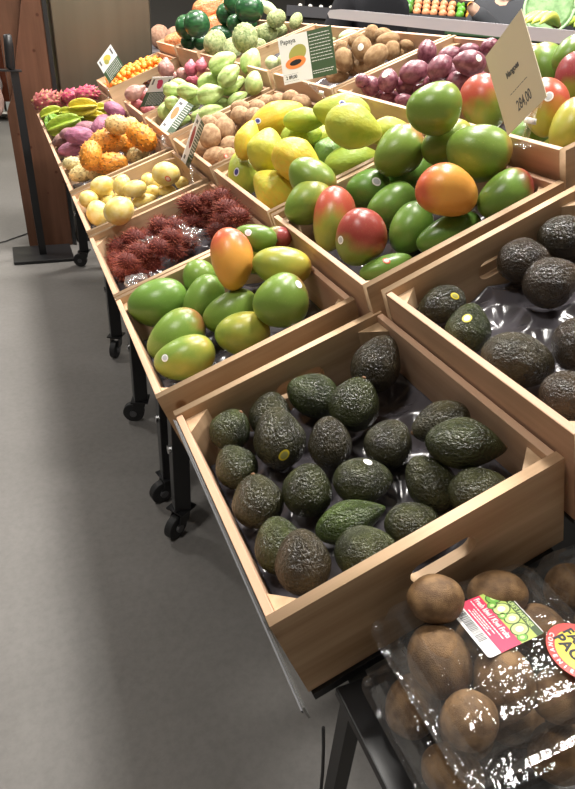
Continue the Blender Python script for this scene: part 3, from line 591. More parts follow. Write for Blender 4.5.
('B2', 'mango', (0.6172, 0.9273, 1.0605), (-0.3456, 0.4596, -0.3864, 0.7211), 0.0532, 0.0266, (0.1, 0.3, 0.8), ('red', 0.0086, [0.842, -0.54, -0.012]), 'green mango with a red sticker low in the near left corner'),
('C1', 'mango', (0.9601, 1.1641, 1.3191), (-0.374, 0.0468, 0.3332, 0.8642), 0.0632, 0.0523, (0.85, 0.5, 0.4), None, 'red and green mango just left of the tall cream sign'),
('C1', 'mango', (1.114, 1.1677, 1.3872), (0.3346, -0.0317, -0.335, -0.8802), 0.062, 0.0465, (0, 0.4, 0.7), None, 'plain green mango right of the tall cream sign'),
('C1', 'mango', (1.0655, 1.0214, 1.382), (-0.3317, 0.1679, 0.2212, 0.9016), 0.0541, 0.0501, (1, 0.0, 0.2), None, 'magenta mango cut by the right edge of the photo'),
('C1', 'mango', (0.9442, 0.9679, 1.336), (-0.3447, 0.1046, 0.2792, 0.8901), 0.0552, 0.0438, (0.9, 0.7, 0.3), ('o', 0.0095, [0.971, 0.228, 0.075]), 'red-orange mango with a white sticker by the sign holder'),
('C1', 'mango', (0.9293, 0.8748, 1.3191), (0.3738, -0.3438, 0.0044, -0.8614), 0.0519, 0.0412, (0.5, 0.7, 0.4), None, 'orange-green mango below the magenta one'),
('C1', 'mango', (0.9687, 1.0193, 1.2785), (-0.4047, 0.4308, -0.375, 0.7142), 0.0509, 0.0387, (0.1, 0.3, 0.8), None, 'green mango behind the base of the sign holder'),
('C1', 'mango', (0.961, 0.9164, 1.2696), (-0.351, 0.4266, -0.5357, 0.6386), 0.0419, 0.0324, (0.3, 0.6, 0.4), None, 'olive-brown mango low beside the sign holder'),
('C1', 'mango', (1.1002, 1.094, 1.421), (-0.4366, 0.403, -0.2048, 0.7778), 0.0417, 0.0375, (0, 0.4, 0.7), None, 'green mango at the far right behind the magenta one'),
('B3', 'papaya', (0.6944, 1.7025, 1.2113), (0.4759, -0.3967, 0.3684, -0.6931), 0.0842, 0.0449, (1, 0.6, 0), ('b', 0.0112, [0.622, -0.345, -0.703]), 'deep yellow papaya with a blue sticker, lying at the back left'),
('B3', 'papaya', (0.5731, 1.6025, 1.1723), (-0.5612, 0.2851, 0.0472, 0.7756), 0.0555, 0.0343, (0.9, 0.5, 0), None, 'narrow yellow papaya at the left wall under the deep yellow one'),
('B3', 'papaya', (0.5963, 1.5205, 1.1614), (0.547, -0.2635, -0.0934, -0.7891), 0.0589, 0.0512, (0.6, 0.1, 0), None, 'yellow-green rounded papaya in the left pile'),
('B3', 'papaya', (0.5698, 1.6199, 1.0853), (0.5322, -0.1096, -0.3181, -0.7768), 0.0602, 0.0438, (0.4, 0.1, 0), ('b', 0.0123, [0.912, -0.399, -0.096]), 'green-yellow papaya with a blue sticker at the left wall'),
('B3', 'papaya', (0.589, 1.4445, 1.0802), (-0.4828, -0.0893, 0.4939, 0.7176), 0.0632, 0.0506, (0.6, 0.4, 0), None, 'yellow-green papaya in the near left corner'),
('B3', 'papaya', (0.6299, 1.3999, 1.1597), (0.1689, -0.4534, 0.6921, -0.5357), 0.0679, 0.0509, (0.75, 0.5, 0), None, 'yellow papaya with an orange tinge in the middle of the front'),
('B3', 'papaya', (0.7222, 1.589, 1.1833), (0.4045, -0.416, 0.4722, -0.6637), 0.0595, 0.0405, (0.3, 0, 0), None, 'green papaya behind the middle yellow one'),
('B3', 'papaya', (0.7088, 1.5396, 1.2314), (0.3883, -0.4136, 0.511, -0.6457), 0.0595, 0.0311, (0.3, 0, 0), None, 'lime papaya lying in the shade at the far wall'),
('B3', 'papaya', (0.8006, 1.6271, 1.1716), (-0.5189, 0.3026, 0.0212, 0.7992), 0.0505, 0.0421, (0.4, 0, 0), None, 'lime papaya left of the large lime one'),
('B3', 'papaya', (0.7686, 1.4589, 1.2592), (-0.4149, -0.3253, 0.605, 0.5966), 0.0749, 0.0474, (0.35, 0.05, 0), ('b', 0.0112, [0.889, 0.458, 0.024]), 'lime papaya with a blue sticker on its top'),
('B3', 'papaya', (0.7112, 1.2838, 1.2536), (-0.2876, 0.4207, -0.6287, 0.5875), 0.0673, 0.0493, (0.45, 0.1, 0), None, 'large lime papaya topping the right pile, neck to the right'),
('B3', 'papaya', (0.7775, 1.5296, 1.1487), (0.5091, -0.3385, 0.0603, -0.789), 0.0538, 0.043, (0.0, 0, 1), None, 'small green papaya under the large lime one'),
('B3', 'papaya', (0.7883, 1.4074, 1.1527), (-0.3797, 0.4286, -0.4761, 0.6674), 0.0761, 0.0431, (0.25, 0, 0), None, 'green papaya lying along the near wall'),
('B3', 'papaya', (0.8105, 1.2946, 1.2437), (-0.3996, 0.4194, -0.4692, 0.6666), 0.0511, 0.0325, (0.4, 0, 0), None, 'lime papaya at the right wall'),
('B3', 'mango', (0.5785, 1.2024, 1.163), (-0.1339, 0.4611, -0.7103, 0.5147), 0.0556, 0.0449, (0.3, 0.4, 0.5), None, 'green-brown mango lying on the papayas at the near wall'),
('B4', 'sapodilla', (0.7301, 2.1174, 1.1841), (-0.3687, 0.4115, -0.5474, 0.6286), 0.0372, 0.0254, (0, 0, 0), None, 'brown sapodilla, fourth from left in the far row of its crate'),
('B4', 'sapodilla', (0.7746, 2.0739, 1.1904), (0.3687, -0.4115, 0.5474, -0.6286), 0.0301, 0.0268, (0, 0, 0), None, 'brown sapodilla, fifth from left in the far row of its crate'),
('B4', 'sapodilla', (0.7267, 1.9711, 1.1769), (0.4619, -0.3985, 0.4091, -0.6786), 0.032, 0.0288, (0, 0, 0), None, 'brown sapodilla, fourth from left in the near row of its crate'),
('B4', 'sapodilla', (0.6405, 2.0145, 1.1312), (0.5746, -0.2666, -0.084, -0.7692), 0.0422, 0.0373, (0, 0, 0), None, 'brown sapodilla, third from left in the middle row of its crate'),
('B4', 'sapodilla', (0.6972, 2.0244, 1.1725), (-0.3644, 0.4152, -0.5445, 0.6311), 0.0342, 0.0309, (0, 0, 0), None, 'brown sapodilla, fourth from left in the middle row of its crate'),
('B4', 'sapodilla', (0.5805, 1.9725, 1.118), (0.5827, -0.2675, -0.0812, -0.7631), 0.0412, 0.0348, (0, 0, 0), None, 'brown sapodilla, leftmost in the near row of its crate'),
('B4', 'sapodilla', (0.5762, 2.066, 1.0707), (-0.3515, 0.4262, -0.536, 0.6384), 0.0333, 0.0299, (0, 0, 0), None, 'brown sapodilla, leftmost in the middle row of its crate'),
('B4', 'sapodilla', (0.6426, 1.9554, 1.0925), (-0.4057, 0.4151, -0.473, 0.6629), 0.0385, 0.0321, (0, 0, 0), None, 'brown sapodilla, third from left in the near row of its crate'),
('B4', 'sapodilla', (0.5836, 1.9288, 1.0657), (-0.4508, 0.4052, -0.4025, 0.686), 0.0411, 0.03, (0, 0, 0), None, 'brown sapodilla, second from left in the near row of its crate'),
('B4', 'sapodilla', (0.7153, 2.0484, 1.1214), (-0.3582, 0.4205, -0.5405, 0.6346), 0.0301, 0.0301, (0, 0, 0), None, 'brown sapodilla, fifth from left in the middle row of its crate'),
('B4', 'sapodilla', (0.8257, 2.0128, 1.2168), (0.3716, -0.4089, 0.5493, -0.6268), 0.0344, 0.0279, (0, 0, 0), None, 'brown sapodilla, sixth from left in the middle row of its crate'),
('B4', 'sapodilla', (0.8214, 1.8262, 1.2342), (0.3704, -0.41, 0.5485, -0.6276), 0.0332, 0.0272, (0, 0, 0), None, 'brown sapodilla, sixth from left in the near row of its crate'),
('B4', 'sapodilla', (0.6084, 2.0805, 1.1393), (0.3618, -0.4175, 0.5428, -0.6326), 0.033, 0.0281, (0, 0, 0), None, 'brown sapodilla, second from left in the far row of its crate'),
('B4', 'sapodilla', (0.6536, 2.1154, 1.1436), (0.3631, -0.4164, 0.5437, -0.6319), 0.0337, 0.0287, (0, 0, 0), None, 'brown sapodilla, third from left in the far row of its crate'),
('B4', 'sapodilla', (0.8259, 2.1099, 1.1989), (0.3704, -0.41, 0.5485, -0.6276), 0.0342, 0.0291, (0, 0, 0), None, 'brown sapodilla, sixth from left in the far row of its crate'),
('B4', 'sapodilla', (0.8257, 1.9154, 1.2403), (0.3729, -0.4078, 0.5501, -0.6261), 0.0298, 0.0235, (0, 0, 0), None, 'brown sapodilla, fifth from left in the near row of its crate'),
('B4', 'sapodilla', (0.6487, 2.0678, 1.0931), (-0.3547, 0.4235, -0.5381, 0.6366), 0.0335, 0.0302, (0, 0, 0), None, 'brown sapodilla, second from left in the middle row of its crate'),
('B4', 'sapodilla', (0.577, 2.1173, 1.0933), (-0.356, 0.4224, -0.539, 0.6359), 0.0304, 0.027, (0, 0, 0), None, 'brown sapodilla, leftmost in the far row of its crate'),
('B4', 'sapodilla', (0.6069, 1.8604, 1.0761), (-0.3464, 0.4304, -0.5326, 0.6411), 0.0369, 0.0308, (0, 0, 0), ('red', 0.008, [0.969, -0.18, -0.166]), 'brown sapodilla with a small white and red sticker'),
('B5', 'chayote', (0.7978, 2.5439, 1.2886), (-0.5284, 0.3739, -0.3491, 0.6776), 0.0621, 0.0427, (0, 0, 0), None, 'pale green chayote, sixth from left in the far row of its crate'),
('B5', 'chayote', (0.8911, 2.4728, 1.301), (-0.5761, 0.3033, -0.0011, 0.759), 0.0536, 0.0441, (0, 0, 0), None, 'pale green chayote, sixth from left in the middle row of its crate'),
('B5', 'chayote', (0.7716, 2.3753, 1.2586), (-0.5633, 0.3596, -0.2229, 0.7097), 0.0514, 0.0367, (0, 0, 0), None, 'pale green chayote, fourth from left in the near row of its crate'),
('B5', 'chayote', (0.7587, 2.5908, 1.2171), (-0.4836, 0.3851, -0.4217, 0.6633), 0.0517, 0.0398, (0, 0, 0), None, 'pale green chayote, fifth from left in the far row of its crate'),
('B5', 'chayote', (0.8005, 2.4318, 1.223), (-0.4983, 0.3845, -0.3812, 0.6772), 0.0569, 0.0379, (0, 0, 0), None, 'pale green chayote, fifth from left in the middle row of its crate'),
('B5', 'chayote', (0.8073, 2.2039, 1.2531), (0.5623, -0.2653, -0.0882, -0.7783), 0.0418, 0.0365, (0, 0, 0), None, 'pale green chayote, sixth from left in the near row of its crate'),
('B5', 'chayote', (0.6502, 2.5042, 1.192), (0.3758, -0.4052, 0.552, -0.6243), 0.0459, 0.0325, (0, 0, 0), None, 'pale green chayote, third from left in the middle row of its crate'),
('B5', 'chayote', (0.7086, 2.4068, 1.191), (-0.4543, 0.3934, -0.4536, 0.658), 0.056, 0.0411, (0, 0, 0), None, 'pale green chayote, third from left in the near row of its crate'),
('B5', 'chayote', (0.6879, 2.544, 1.1603), (-0.3725, 0.4082, -0.5498, 0.6263), 0.0393, 0.0314, (0, 0, 0), None, 'pale green chayote, fourth from left in the far row of its crate'),
('B5', 'chayote', (0.5967, 2.5372, 1.1455), (-0.3708, 0.4097, -0.5487, 0.6273), 0.033, 0.0291, (0, 0, 0), None, 'pale green chayote, leftmost in the middle row of its crate'),
('B5', 'chayote', (0.5812, 2.5886, 1.1101), (-0.6117, 0.2704, 0.0708, 0.74), 0.0396, 0.0357, (0, 0, 0), None, 'pale green chayote, leftmost in the far row of its crate'),
('B5', 'chayote', (0.6173, 2.5104, 1.0927), (0.3639, -0.4156, 0.5442, -0.6314), 0.0429, 0.0312, (0, 0, 0), None, 'pale green chayote, second from left in the middle row of its crate'),
('B5', 'chayote', (0.6946, 2.3611, 1.1365), (-0.4714, 0.3927, -0.4147, 0.672), 0.052, 0.0316, (0, 0, 0), None, 'pale green chayote, second from left in the near row of its crate'),
('B5', 'chayote', (0.8086, 2.3845, 1.1786), (-0.5268, 0.3771, -0.2997, 0.7003), 0.0453, 0.0283, (0, 0, 0), None, 'pale green chayote, fifth from left in the near row of its crate'),
('B5', 'chayote', (0.7722, 2.4326, 1.156), (0.3704, -0.41, 0.5485, -0.6276), 0.0345, 0.0288, (0, 0, 0), None, 'pale green chayote, fourth from left in the middle row of its crate'),
('B5', 'chayote', (0.6891, 2.5961, 1.1323), (-0.37, 0.4104, -0.5482, 0.6278), 0.0322, 0.0281, (0, 0, 0), None, 'pale green chayote, third from left in the far row of its crate'),
('B5', 'chayote', (0.6732, 2.423, 1.1128), (-0.4211, 0.4039, -0.4825, 0.6532), 0.038, 0.0285, (0, 0, 0), None, 'pale green chayote, leftmost in the near row of its crate'),
('B5', 'chayote', (0.6085, 2.5896, 1.1853), (-0.3762, 0.4049, -0.5523, 0.6241), 0.0392, 0.0333, (0, 0, 0), None, 'pale green chayote, second from left in the far row of its crate'),
('B5', 'chayote', (0.6556, 2.6659, 1.1927), (-0.3779, 0.4034, -0.5534, 0.6231), 0.0404, 0.0323, (0, 0, 0), ('w', 0.0101, [0.107, 0.678, -0.728]), 'pale chayote with a small white sticker near the left wall'),
('B6', 'onion', (0.6937, 3.0559, 1.2227), (0.603, -0.2299, -0.1557, -0.7479), 0.0408, 0.0385, (0.2, 0, 0), None, 'large brown-pink onion at the far wall'),
('B6', 'onion', (0.535, 3.0233, 1.1245), (-0.536, 0.3699, -0.3533, 0.6716), 0.0493, 0.0314, (0.1, 0, 0), None, 'brownish onion with its neck pointing to the near left'),
('B6', 'onion', (0.7915, 2.9851, 1.2319), (0.5878, -0.2267, -0.1603, -0.7599), 0.0337, 0.0314, (1, 0, 0), None, 'pink onion, larger of the three in the far right pile'),
('B6', 'onion', (0.8265, 2.9436, 1.248), (0.5962, -0.2689, -0.0764, -0.7526), 0.0311, 0.0267, (0.9, 0, 0), None, 'pink onion furthest right in its crate'),
('B6', 'onion', (0.8143, 3.0767, 1.1795), (-0.3803, 0.4012, -0.5549, 0.6216), 0.0397, 0.0257, (1, 0, 0), None, 'pink onion lying in front of the far right pile'),
('B6', 'onion', (0.5899, 3.0296, 1.0631), (-0.3687, 0.4115, -0.5474, 0.6286), 0.032, 0.0252, (0.7, 0, 0), None, 'small red onion below the pink fruit sign'),
('B6', 'onion', (0.5499, 3.0643, 1.0802), (0.3708, -0.4097, 0.5487, -0.6273), 0.0275, 0.0252, (0.7, 0, 0), None, 'small red onion at the near left'),
('B6', 'onion', (0.7437, 3.0764, 1.1852), (0.3811, -0.4005, 0.5555, -0.6211), 0.0323, 0.0277, (0.2, 0, 0), None, 'brownish onion left of the lying pink one'),
('B6', 'onion', (0.7595, 3.0274, 1.2068), (-0.3828, 0.3991, -0.5565, 0.6201), 0.0296, 0.0273, (0.15, 0, 0), None, 'pale brown onion in the middle of the onion crate'),
('B6', 'onion', (0.6006, 3.0739, 1.1125), (0.3742, -0.4067, 0.5509, -0.6253), 0.0368, 0.0299, (0.5, 0, 0), None, 'onion just behind the pink fruit sign'),
('C2', 'passion_fruit', (1.1189, 1.6455, 1.3946), (0.4303, -0.1916, -0.201, -0.8589), 0.0325, 0.0282, (0, 0, 0), None, 'purple passion fruit, fourth from left in the far row of its crate'),
('C2', 'passion_fruit', (1.0328, 1.5648, 1.3491), (-0.4413, 0.4023, -0.4458, 0.6669), 0.042, 0.0298, (0, 0, 0), None, 'purple passion fruit, fourth from left in the middle row of its crate'),
('C2', 'passion_fruit', (0.9497, 1.6466, 1.3046), (0.4028, 0.2067, -0.5222, -0.7227), 0.0294, 0.0266, (0, 0, 0), None, 'purple passion fruit, second from left in the far row of its crate'),
('C2', 'passion_fruit', (0.9108, 1.6276, 1.3178), (0.3799, -0.4016, 0.5547, -0.6219), 0.0192, 0.0192, (0, 0, 0), None, 'purple passion fruit, leftmost in the far row of its crate'),
('C2', 'passion_fruit', (1.0444, 1.6076, 1.3117), (0.3964, 0.274, -0.5563, -0.677), 0.0351, 0.0294, (0, 0, 0), None, 'purple passion fruit, third from left in the middle row of its crate'),
('C2', 'passion_fruit', (1.0709, 1.5211, 1.3252), (0.3787, -0.4027, 0.5539, -0.6226), 0.0297, 0.0243, (0, 0, 0), None, 'purple passion fruit, leftmost in the near row of its crate'),
('C2', 'passion_fruit', (1.0598, 1.4891, 1.3663), (0.4826, -0.39, 0.2287, -0.7501), 0.0366, 0.0301, (0, 0, 0), None, 'purple passion fruit, second from left in the near row of its crate'),
('C2', 'passion_fruit', (1.1952, 1.6397, 1.3882), (0.4283, -0.3985, 0.487, -0.6485), 0.0373, 0.0258, (0, 0, 0), None, 'purple passion fruit, fifth from left in the far row of its crate'),
('C2', 'passion_fruit', (1.1501, 1.5415, 1.3522), (0.3842, 0.2839, -0.5513, -0.684), 0.0357, 0.0261, (0, 0, 0), None, 'purple passion fruit, third from left in the near row of its crate'),
('C2', 'passion_fruit', (1.1022, 1.4555, 1.3347), (-0.3791, 0.4023, -0.5541, 0.6224), 0.0367, 0.0302, (0, 0, 0), None, 'purple passion fruit, fourth from left in the near row of its crate'),
('C2', 'passion_fruit', (1.0002, 1.6167, 1.2812), (0.3733, -0.4074, 0.5504, -0.6258), 0.0282, 0.0183, (0, 0, 0), None, 'purple passion fruit, leftmost in the middle row of its crate'),
('C2', 'passion_fruit', (1.0055, 1.5513, 1.2814), (-0.3721, 0.4086, -0.5496, 0.6266), 0.0274, 0.0164, (0, 0, 0), None, 'purple passion fruit, second from left in the middle row of its crate'),
('C2', 'passion_fruit', (1.0627, 1.5593, 1.3057), (-0.3758, 0.4052, -0.552, 0.6243), 0.0248, 0.0179, (0, 0, 0), None, 'purple passion fruit, fifth from left in the middle row of its crate'),
('C2', 'passion_fruit', (1.1954, 1.4758, 1.4205), (-0.4551, 0.4026, -0.4051, 0.6832), 0.025, 0.021, (0, 0, 0), None, 'purple passion fruit, sixth from left in the near row of its crate'),
('C2', 'passion_fruit', (1.1647, 1.4453, 1.347), (-0.3807, 0.4009, -0.5552, 0.6214), 0.0211, 0.0185, (0, 0, 0), None, 'purple passion fruit, fifth from left in the near row of its crate'),
('C2', 'passion_fruit', (1.1977, 1.5588, 1.4065), (-0.3922, 0.3905, -0.5625, 0.6142), 0.0302, 0.0192, (0, 0, 0), None, 'purple passion fruit, sixth from left in the middle row of its crate'),
('C2', 'passion_fruit', (0.9906, 1.6569, 1.2888), (-0.3754, 0.4056, -0.5517, 0.6246), 0.02, 0.0171, (0, 0, 0), None, 'purple passion fruit, third from left in the far row of its crate'),
('C2', 'passion_fruit', (0.9784, 1.6024, 1.3221), (-0.4742, 0.2541, 0.1166, 0.8349), 0.0316, 0.0289, (0, 0, 0), ('w', 0.011, [0.911, -0.4, 0.105]), 'purple passion fruit with a white sticker facing the camera'),
('C2', 'passion_fruit', (1.1009, 1.4214, 1.3836), (0.3867, 0.3417, -0.5834, -0.6271), 0.0418, 0.0304, (0, 0, 0), ('w', 0.0089, [0.827, 0.451, -0.335]), 'large passion fruit with a white sticker at the back'),
('C3', 'kiwi', (1.1904, 2.0947, 1.4234), (0.4679, -0.2003, -0.1924, -0.839), 0.0308, 0.0256, (0, 0, 0), None, 'brown kiwi, fifth from left in the far row of its crate'),
('C3', 'kiwi', (1.1924, 2.012, 1.4184), (-0.377, -0.2251, 0.5146, 0.7365), 0.0365, 0.0249, (0, 0, 0), None, 'brown kiwi, fifth from left in the middle row of its crate'),
('C3', 'kiwi', (1.1792, 1.9659, 1.4097), (-0.4575, 0.3912, -0.4555, 0.6559), 0.0407, 0.0244, (0, 0, 0), None, 'brown kiwi, third from left in the near row of its crate'),
('C3', 'kiwi', (1.2082, 1.896, 1.4018), (0.3801, 0.2872, -0.5496, -0.6863), 0.0239, 0.016, (0, 0, 0), None, 'brown kiwi, sixth from left in the near row of its crate'),
('C3', 'kiwi', (1.1733, 1.9217, 1.3833), (0.5069, -0.3387, 0.0594, -0.7904), 0.0306, 0.0274, (0, 0, 0), None, 'brown kiwi, fourth from left in the near row of its crate'),
('C3', 'kiwi', (1.1017, 1.8972, 1.3675), (0.5112, -0.3809, 0.2436, -0.731), 0.0443, 0.0316, (0, 0, 0), None, 'brown kiwi, leftmost in the near row of its crate'),
('C3', 'kiwi', (1.0842, 2.1094, 1.3794), (0.5075, -0.3843, 0.3376, -0.6934), 0.0239, 0.0205, (0, 0, 0), None, 'brown kiwi, second from left in the far row of its crate'),
('C3', 'kiwi', (1.1318, 2.0961, 1.4028), (-0.4789, 0.3881, -0.419, 0.6667), 0.0306, 0.0204, (0, 0, 0), None, 'brown kiwi, third from left in the far row of its crate'),
('C3', 'kiwi', (1.0398, 1.993, 1.3473), (0.4285, -0.0036, -0.3864, -0.8167), 0.0392, 0.0326, (0, 0, 0), None, 'brown kiwi, second from left in the middle row of its crate'),
('C3', 'kiwi', (1.1021, 1.9777, 1.3329), (-0.386, 0.3962, -0.5586, 0.6181), 0.0313, 0.0247, (0, 0, 0), None, 'brown kiwi, fourth from left in the middle row of its crate'),
('C3', 'kiwi', (1.2137, 1.9509, 1.3721), (-0.4664, 0.3958, -0.4117, 0.6755), 0.0263, 0.0165, (0, 0, 0), None, 'brown kiwi, fifth from left in the near row of its crate'),
('C3', 'kiwi', (1.0337, 2.0162, 1.2979), (0.4282, -0.3986, 0.4869, -0.6486), 0.04, 0.0217, (0, 0, 0), None, 'brown kiwi, leftmost in the middle row of its crate'),
('C3', 'kiwi', (1.196, 2.1339, 1.401), (-0.3956, 0.3873, -0.5647, 0.612), 0.0227, 0.0209, (0, 0, 0), None, 'brown kiwi, fourth from left in the far row of its crate'),
('C3', 'kiwi', (1.0763, 2.1399, 1.347), (-0.3895, 0.393, -0.5608, 0.6159), 0.0278, 0.0243, (0, 0, 0), None, 'brown kiwi, leftmost in the far row of its crate'),
('C3', 'kiwi', (1.0871, 2.0208, 1.3179), (-0.384, 0.398, -0.5573, 0.6194), 0.0268, 0.0201, (0, 0, 0), None, 'brown kiwi, third from left in the middle row of its crate'),
('C3', 'kiwi', (1.1344, 1.9123, 1.3342), (-0.3852, 0.3969, -0.558, 0.6186), 0.0226, 0.0178, (0, 0, 0), None, 'brown kiwi, second from left in the near row of its crate'),
('C3', 'kiwi', (1.0827, 1.9585, 1.3829), (-0.453, 0.1386, 0.264, 0.8402), 0.0386, 0.0321, (0, 0, 0), ('w', 0.0113, [0.961, -0.112, -0.254]), 'kiwi with a white sticker, larger, middle of the left kiwi pile'),
('C3', 'kiwi', (1.1331, 2.1373, 1.3829), (0.4829, -0.2037, -0.1887, -0.8305), 0.0313, 0.0261, (0, 0, 0), ('w', 0.0104, [0.854, -0.0, -0.521]), 'kiwi with a white sticker, smaller, further left'),
('C4', 'gourd', (1.0173, 2.5664, 1.2961), (-0.3871, 0.3951, -0.5593, 0.6174), 0.0323, 0.0262, (0, 0, 0), None, 'pale green gourd, leftmost in its crate'),
('C4', 'gourd', (1.1864, 2.2652, 1.4142), (0.4824, -0.3859, 0.4211, -0.6642), 0.0364, 0.0164, (0, 0, 0), None, 'pale green gourd, fourth from left in its crate'),
('C4', 'gourd', (1.2039, 2.4519, 1.3837), (-0.4824, 0.3859, -0.421, 0.6642), 0.0313, 0.0176, (0, 0, 0), None, 'pale green gourd, third from left in its crate'),
('C4', 'gourd', (1.0497, 2.5237, 1.3098), (0.3883, -0.394, 0.5601, -0.6167), 0.0279, 0.0239, (0, 0, 0), None, 'pale green gourd, second from left in its crate'),
('C5', 'cherimoya', (0.9195, 3.0393, 1.3356), (-0.599, 0.329, -0.1, 0.7232), 0.0568, 0.05, (0, 0, 0), None, 'green cherimoya, leftmost in the far half of its crate'),
('C5', 'cherimoya', (0.9312, 2.6627, 1.373), (-0.5535, 0.2194, 0.1702, 0.7852), 0.0545, 0.0525, (0, 0, 0), None, 'green cherimoya, leftmost in the near half of its crate'),
('C5', 'cherimoya', (0.9657, 2.9327, 1.3165), (0.5619, -0.2212, -0.1679, -0.7792), 0.049, 0.0401, (0, 0, 0), None, 'green cherimoya, second from left in the far half of its crate'),
('C5', 'cherimoya', (1.1223, 2.9154, 1.3874), (-0.3986, 0.3846, -0.5666, 0.61), 0.0491, 0.0401, (0, 0, 0), None, 'green cherimoya, third from left in the far half of its crate'),
('C5', 'cherimoya', (1.1459, 2.8704, 1.4468), (0.4987, -0.3753, 0.4305, -0.652), 0.0436, 0.0349, (0, 0, 0), None, 'green cherimoya, third from left in the near half of its crate'),
('C5', 'cherimoya', (1.1925, 2.7604, 1.4436), (0.5666, -0.3331, 0.0854, -0.7488), 0.0362, 0.0255, (0, 0, 0), None, 'green cherimoya, fourth from left in the near half of its crate'),
('C5', 'cherimoya', (1.0604, 2.8576, 1.3403), (-0.3937, 0.3891, -0.5635, 0.6132), 0.0395, 0.0307, (0, 0, 0), None, 'green cherimoya, second from left in the near half of its crate'),
('C5', 'cherimoya', (1.1884, 2.9415, 1.4039), (0.4005, -0.3828, 0.5678, -0.6088), 0.0407, 0.0271, (0, 0, 0), None, 'green cherimoya, fourth from left in the far half of its crate'),
('C6', 'watermelon', (0.9213, 3.3455, 1.4002), (-0.402, 0.3815, -0.5687, 0.6078), 0.0659, 0.061, (0, 0, 0), None, 'dark green watermelon, leftmost in the near half of its crate'),
('C6', 'watermelon', (0.8944, 3.4558, 1.3827), (-0.4009, 0.3825, -0.568, 0.6086), 0.0552, 0.0552, (0, 0, 0), None, 'dark green watermelon, leftmost in the far half of its crate'),
('C6', 'watermelon', (0.922, 3.5077, 1.3158), (0.3953, -0.3877, 0.5645, -0.6122), 0.0439, 0.0361, (0, 0, 0), None, 'dark green watermelon, second from left in the far half of its crate'),
('C6', 'watermelon', (0.973, 3.4431, 1.3173), (0.3949, -0.388, 0.5642, -0.6125), 0.046, 0.0358, (0, 0, 0), None, 'dark green watermelon, third from left in the far half of its crate'),
('C6', 'watermelon', (1.1456, 3.2229, 1.4785), (0.4074, -0.3764, 0.5721, -0.6042), 0.0718, 0.0623, (0, 0, 0), None, 'dark green watermelon, fourth from left in the near half of its crate'),
('C6', 'watermelon', (1.1356, 3.4059, 1.5008), (0.4095, -0.3743, 0.5734, -0.6028), 0.06, 0.055, (0, 0, 0), None, 'dark green watermelon, second from left in the near half of its crate'),
('C6', 'watermelon', (1.1216, 3.4993, 1.4491), (-0.4045, 0.3791, -0.5703, 0.6061), 0.0567, 0.0541, (0, 0, 0), None, 'dark green watermelon, fifth from left in the far half of its crate'),
('C6', 'watermelon', (1.0992, 3.2926, 1.4148), (-0.4023, 0.3811, -0.5689, 0.6076), 0.0442, 0.0393, (0, 0, 0), None, 'dark green watermelon, third from left in the near half of its crate'),
('C6', 'watermelon', (1.1707, 3.3263, 1.414), (0.4027, -0.3808, 0.5692, -0.6074), 0.0549, 0.035, (0, 0, 0), None, 'dark green watermelon, fifth from left in the near half of its crate'),
('C6', 'watermelon', (1.0888, 3.4976, 1.3625), (-0.399, 0.3842, -0.5669, 0.6098), 0.0625, 0.0391, (0, 0, 0), None, 'dark green watermelon, fourth from left in the far half of its crate'),
('C6', 'gourd', (1.2872, 3.3265, 1.4864), (0.2121, -0.3953, 0.7268, -0.52), 0.06, 0.0275, (0, 0, 0), None, 'pale green gourd lying beside the watermelons'),
('A3', 'rambutan', (0.4373, 1.6798, 0.9914), (-0.3244, 0.4483, -0.5177, 0.6525), 0.0381, 0.031, (0, 0, 0), None, 'dark red rambutan, fifth from left in the farthest row of its crate'),
('A3', 'rambutan', (0.4724, 1.617, 1.0189), (-0.3274, 0.4459, -0.5197, 0.6511), 0.0301, 0.0246, (0, 0, 0), None, 'dark red rambutan, fifth from left in the third row of its crate'),
('A3', 'rambutan', (0.479, 1.5237, 1.0507), (0.3284, -0.4452, 0.5204, -0.6506), 0.0259, 0.0233, (0, 0, 0), None, 'dark red rambutan, fifth from left in the nearest row of its crate'),
('A3', 'rambutan', (0.4303, 1.6688, 0.9445), (-0.3154, 0.4554, -0.5115, 0.6569), 0.0369, 0.0298, (0, 0, 0), None, 'dark red rambutan, fourth from left in the farthest row of its crate'),
('A3', 'rambutan', (0.4674, 1.438, 1.0434), (-0.3225, 0.4499, -0.5163, 0.6535), 0.0335, 0.026, (0, 0, 0), None, 'dark red rambutan, sixth from left in the nearest row of its crate'),
('A3', 'rambutan', (0.4699, 1.3677, 1.0432), (0.3185, -0.453, 0.5136, -0.6555), 0.0311, 0.0239, (0, 0, 0), None, 'dark red rambutan, seventh from left in the nearest row of its crate'),
('A3', 'rambutan', (0.4709, 1.532, 0.957), (0.3109, -0.4589, 0.5083, -0.6591), 0.0322, 0.0268, (0, 0, 0), None, 'dark red rambutan, sixth from left in the second row of its crate'),
('A3', 'rambutan', (0.3466, 1.6814, 0.9358), (0.3134, -0.4569, 0.5101, -0.6579), 0.031, 0.0268, (0, 0, 0), None, 'dark red rambutan, third from left in the farthest row of its crate'),
('A3', 'rambutan', (0.3864, 1.6455, 0.9386), (0.3129, -0.4573, 0.5097, -0.6581), 0.0321, 0.0293, (0, 0, 0), None, 'dark red rambutan, fourth from left in the third row of its crate'),
('A3', 'rambutan', (0.3162, 1.6872, 0.9018), (-0.3083, 0.4609, -0.5065, 0.6603), 0.0312, 0.0269, (0, 0, 0), None, 'dark red rambutan, second from left in the farthest row of its crate'),
('A3', 'rambutan', (0.2728, 1.6618, 0.9102), (0.3073, -0.4617, 0.5058, -0.6608), 0.0332, 0.0277, (0, 0, 0), None, 'dark red rambutan, third from left in the third row of its crate'),
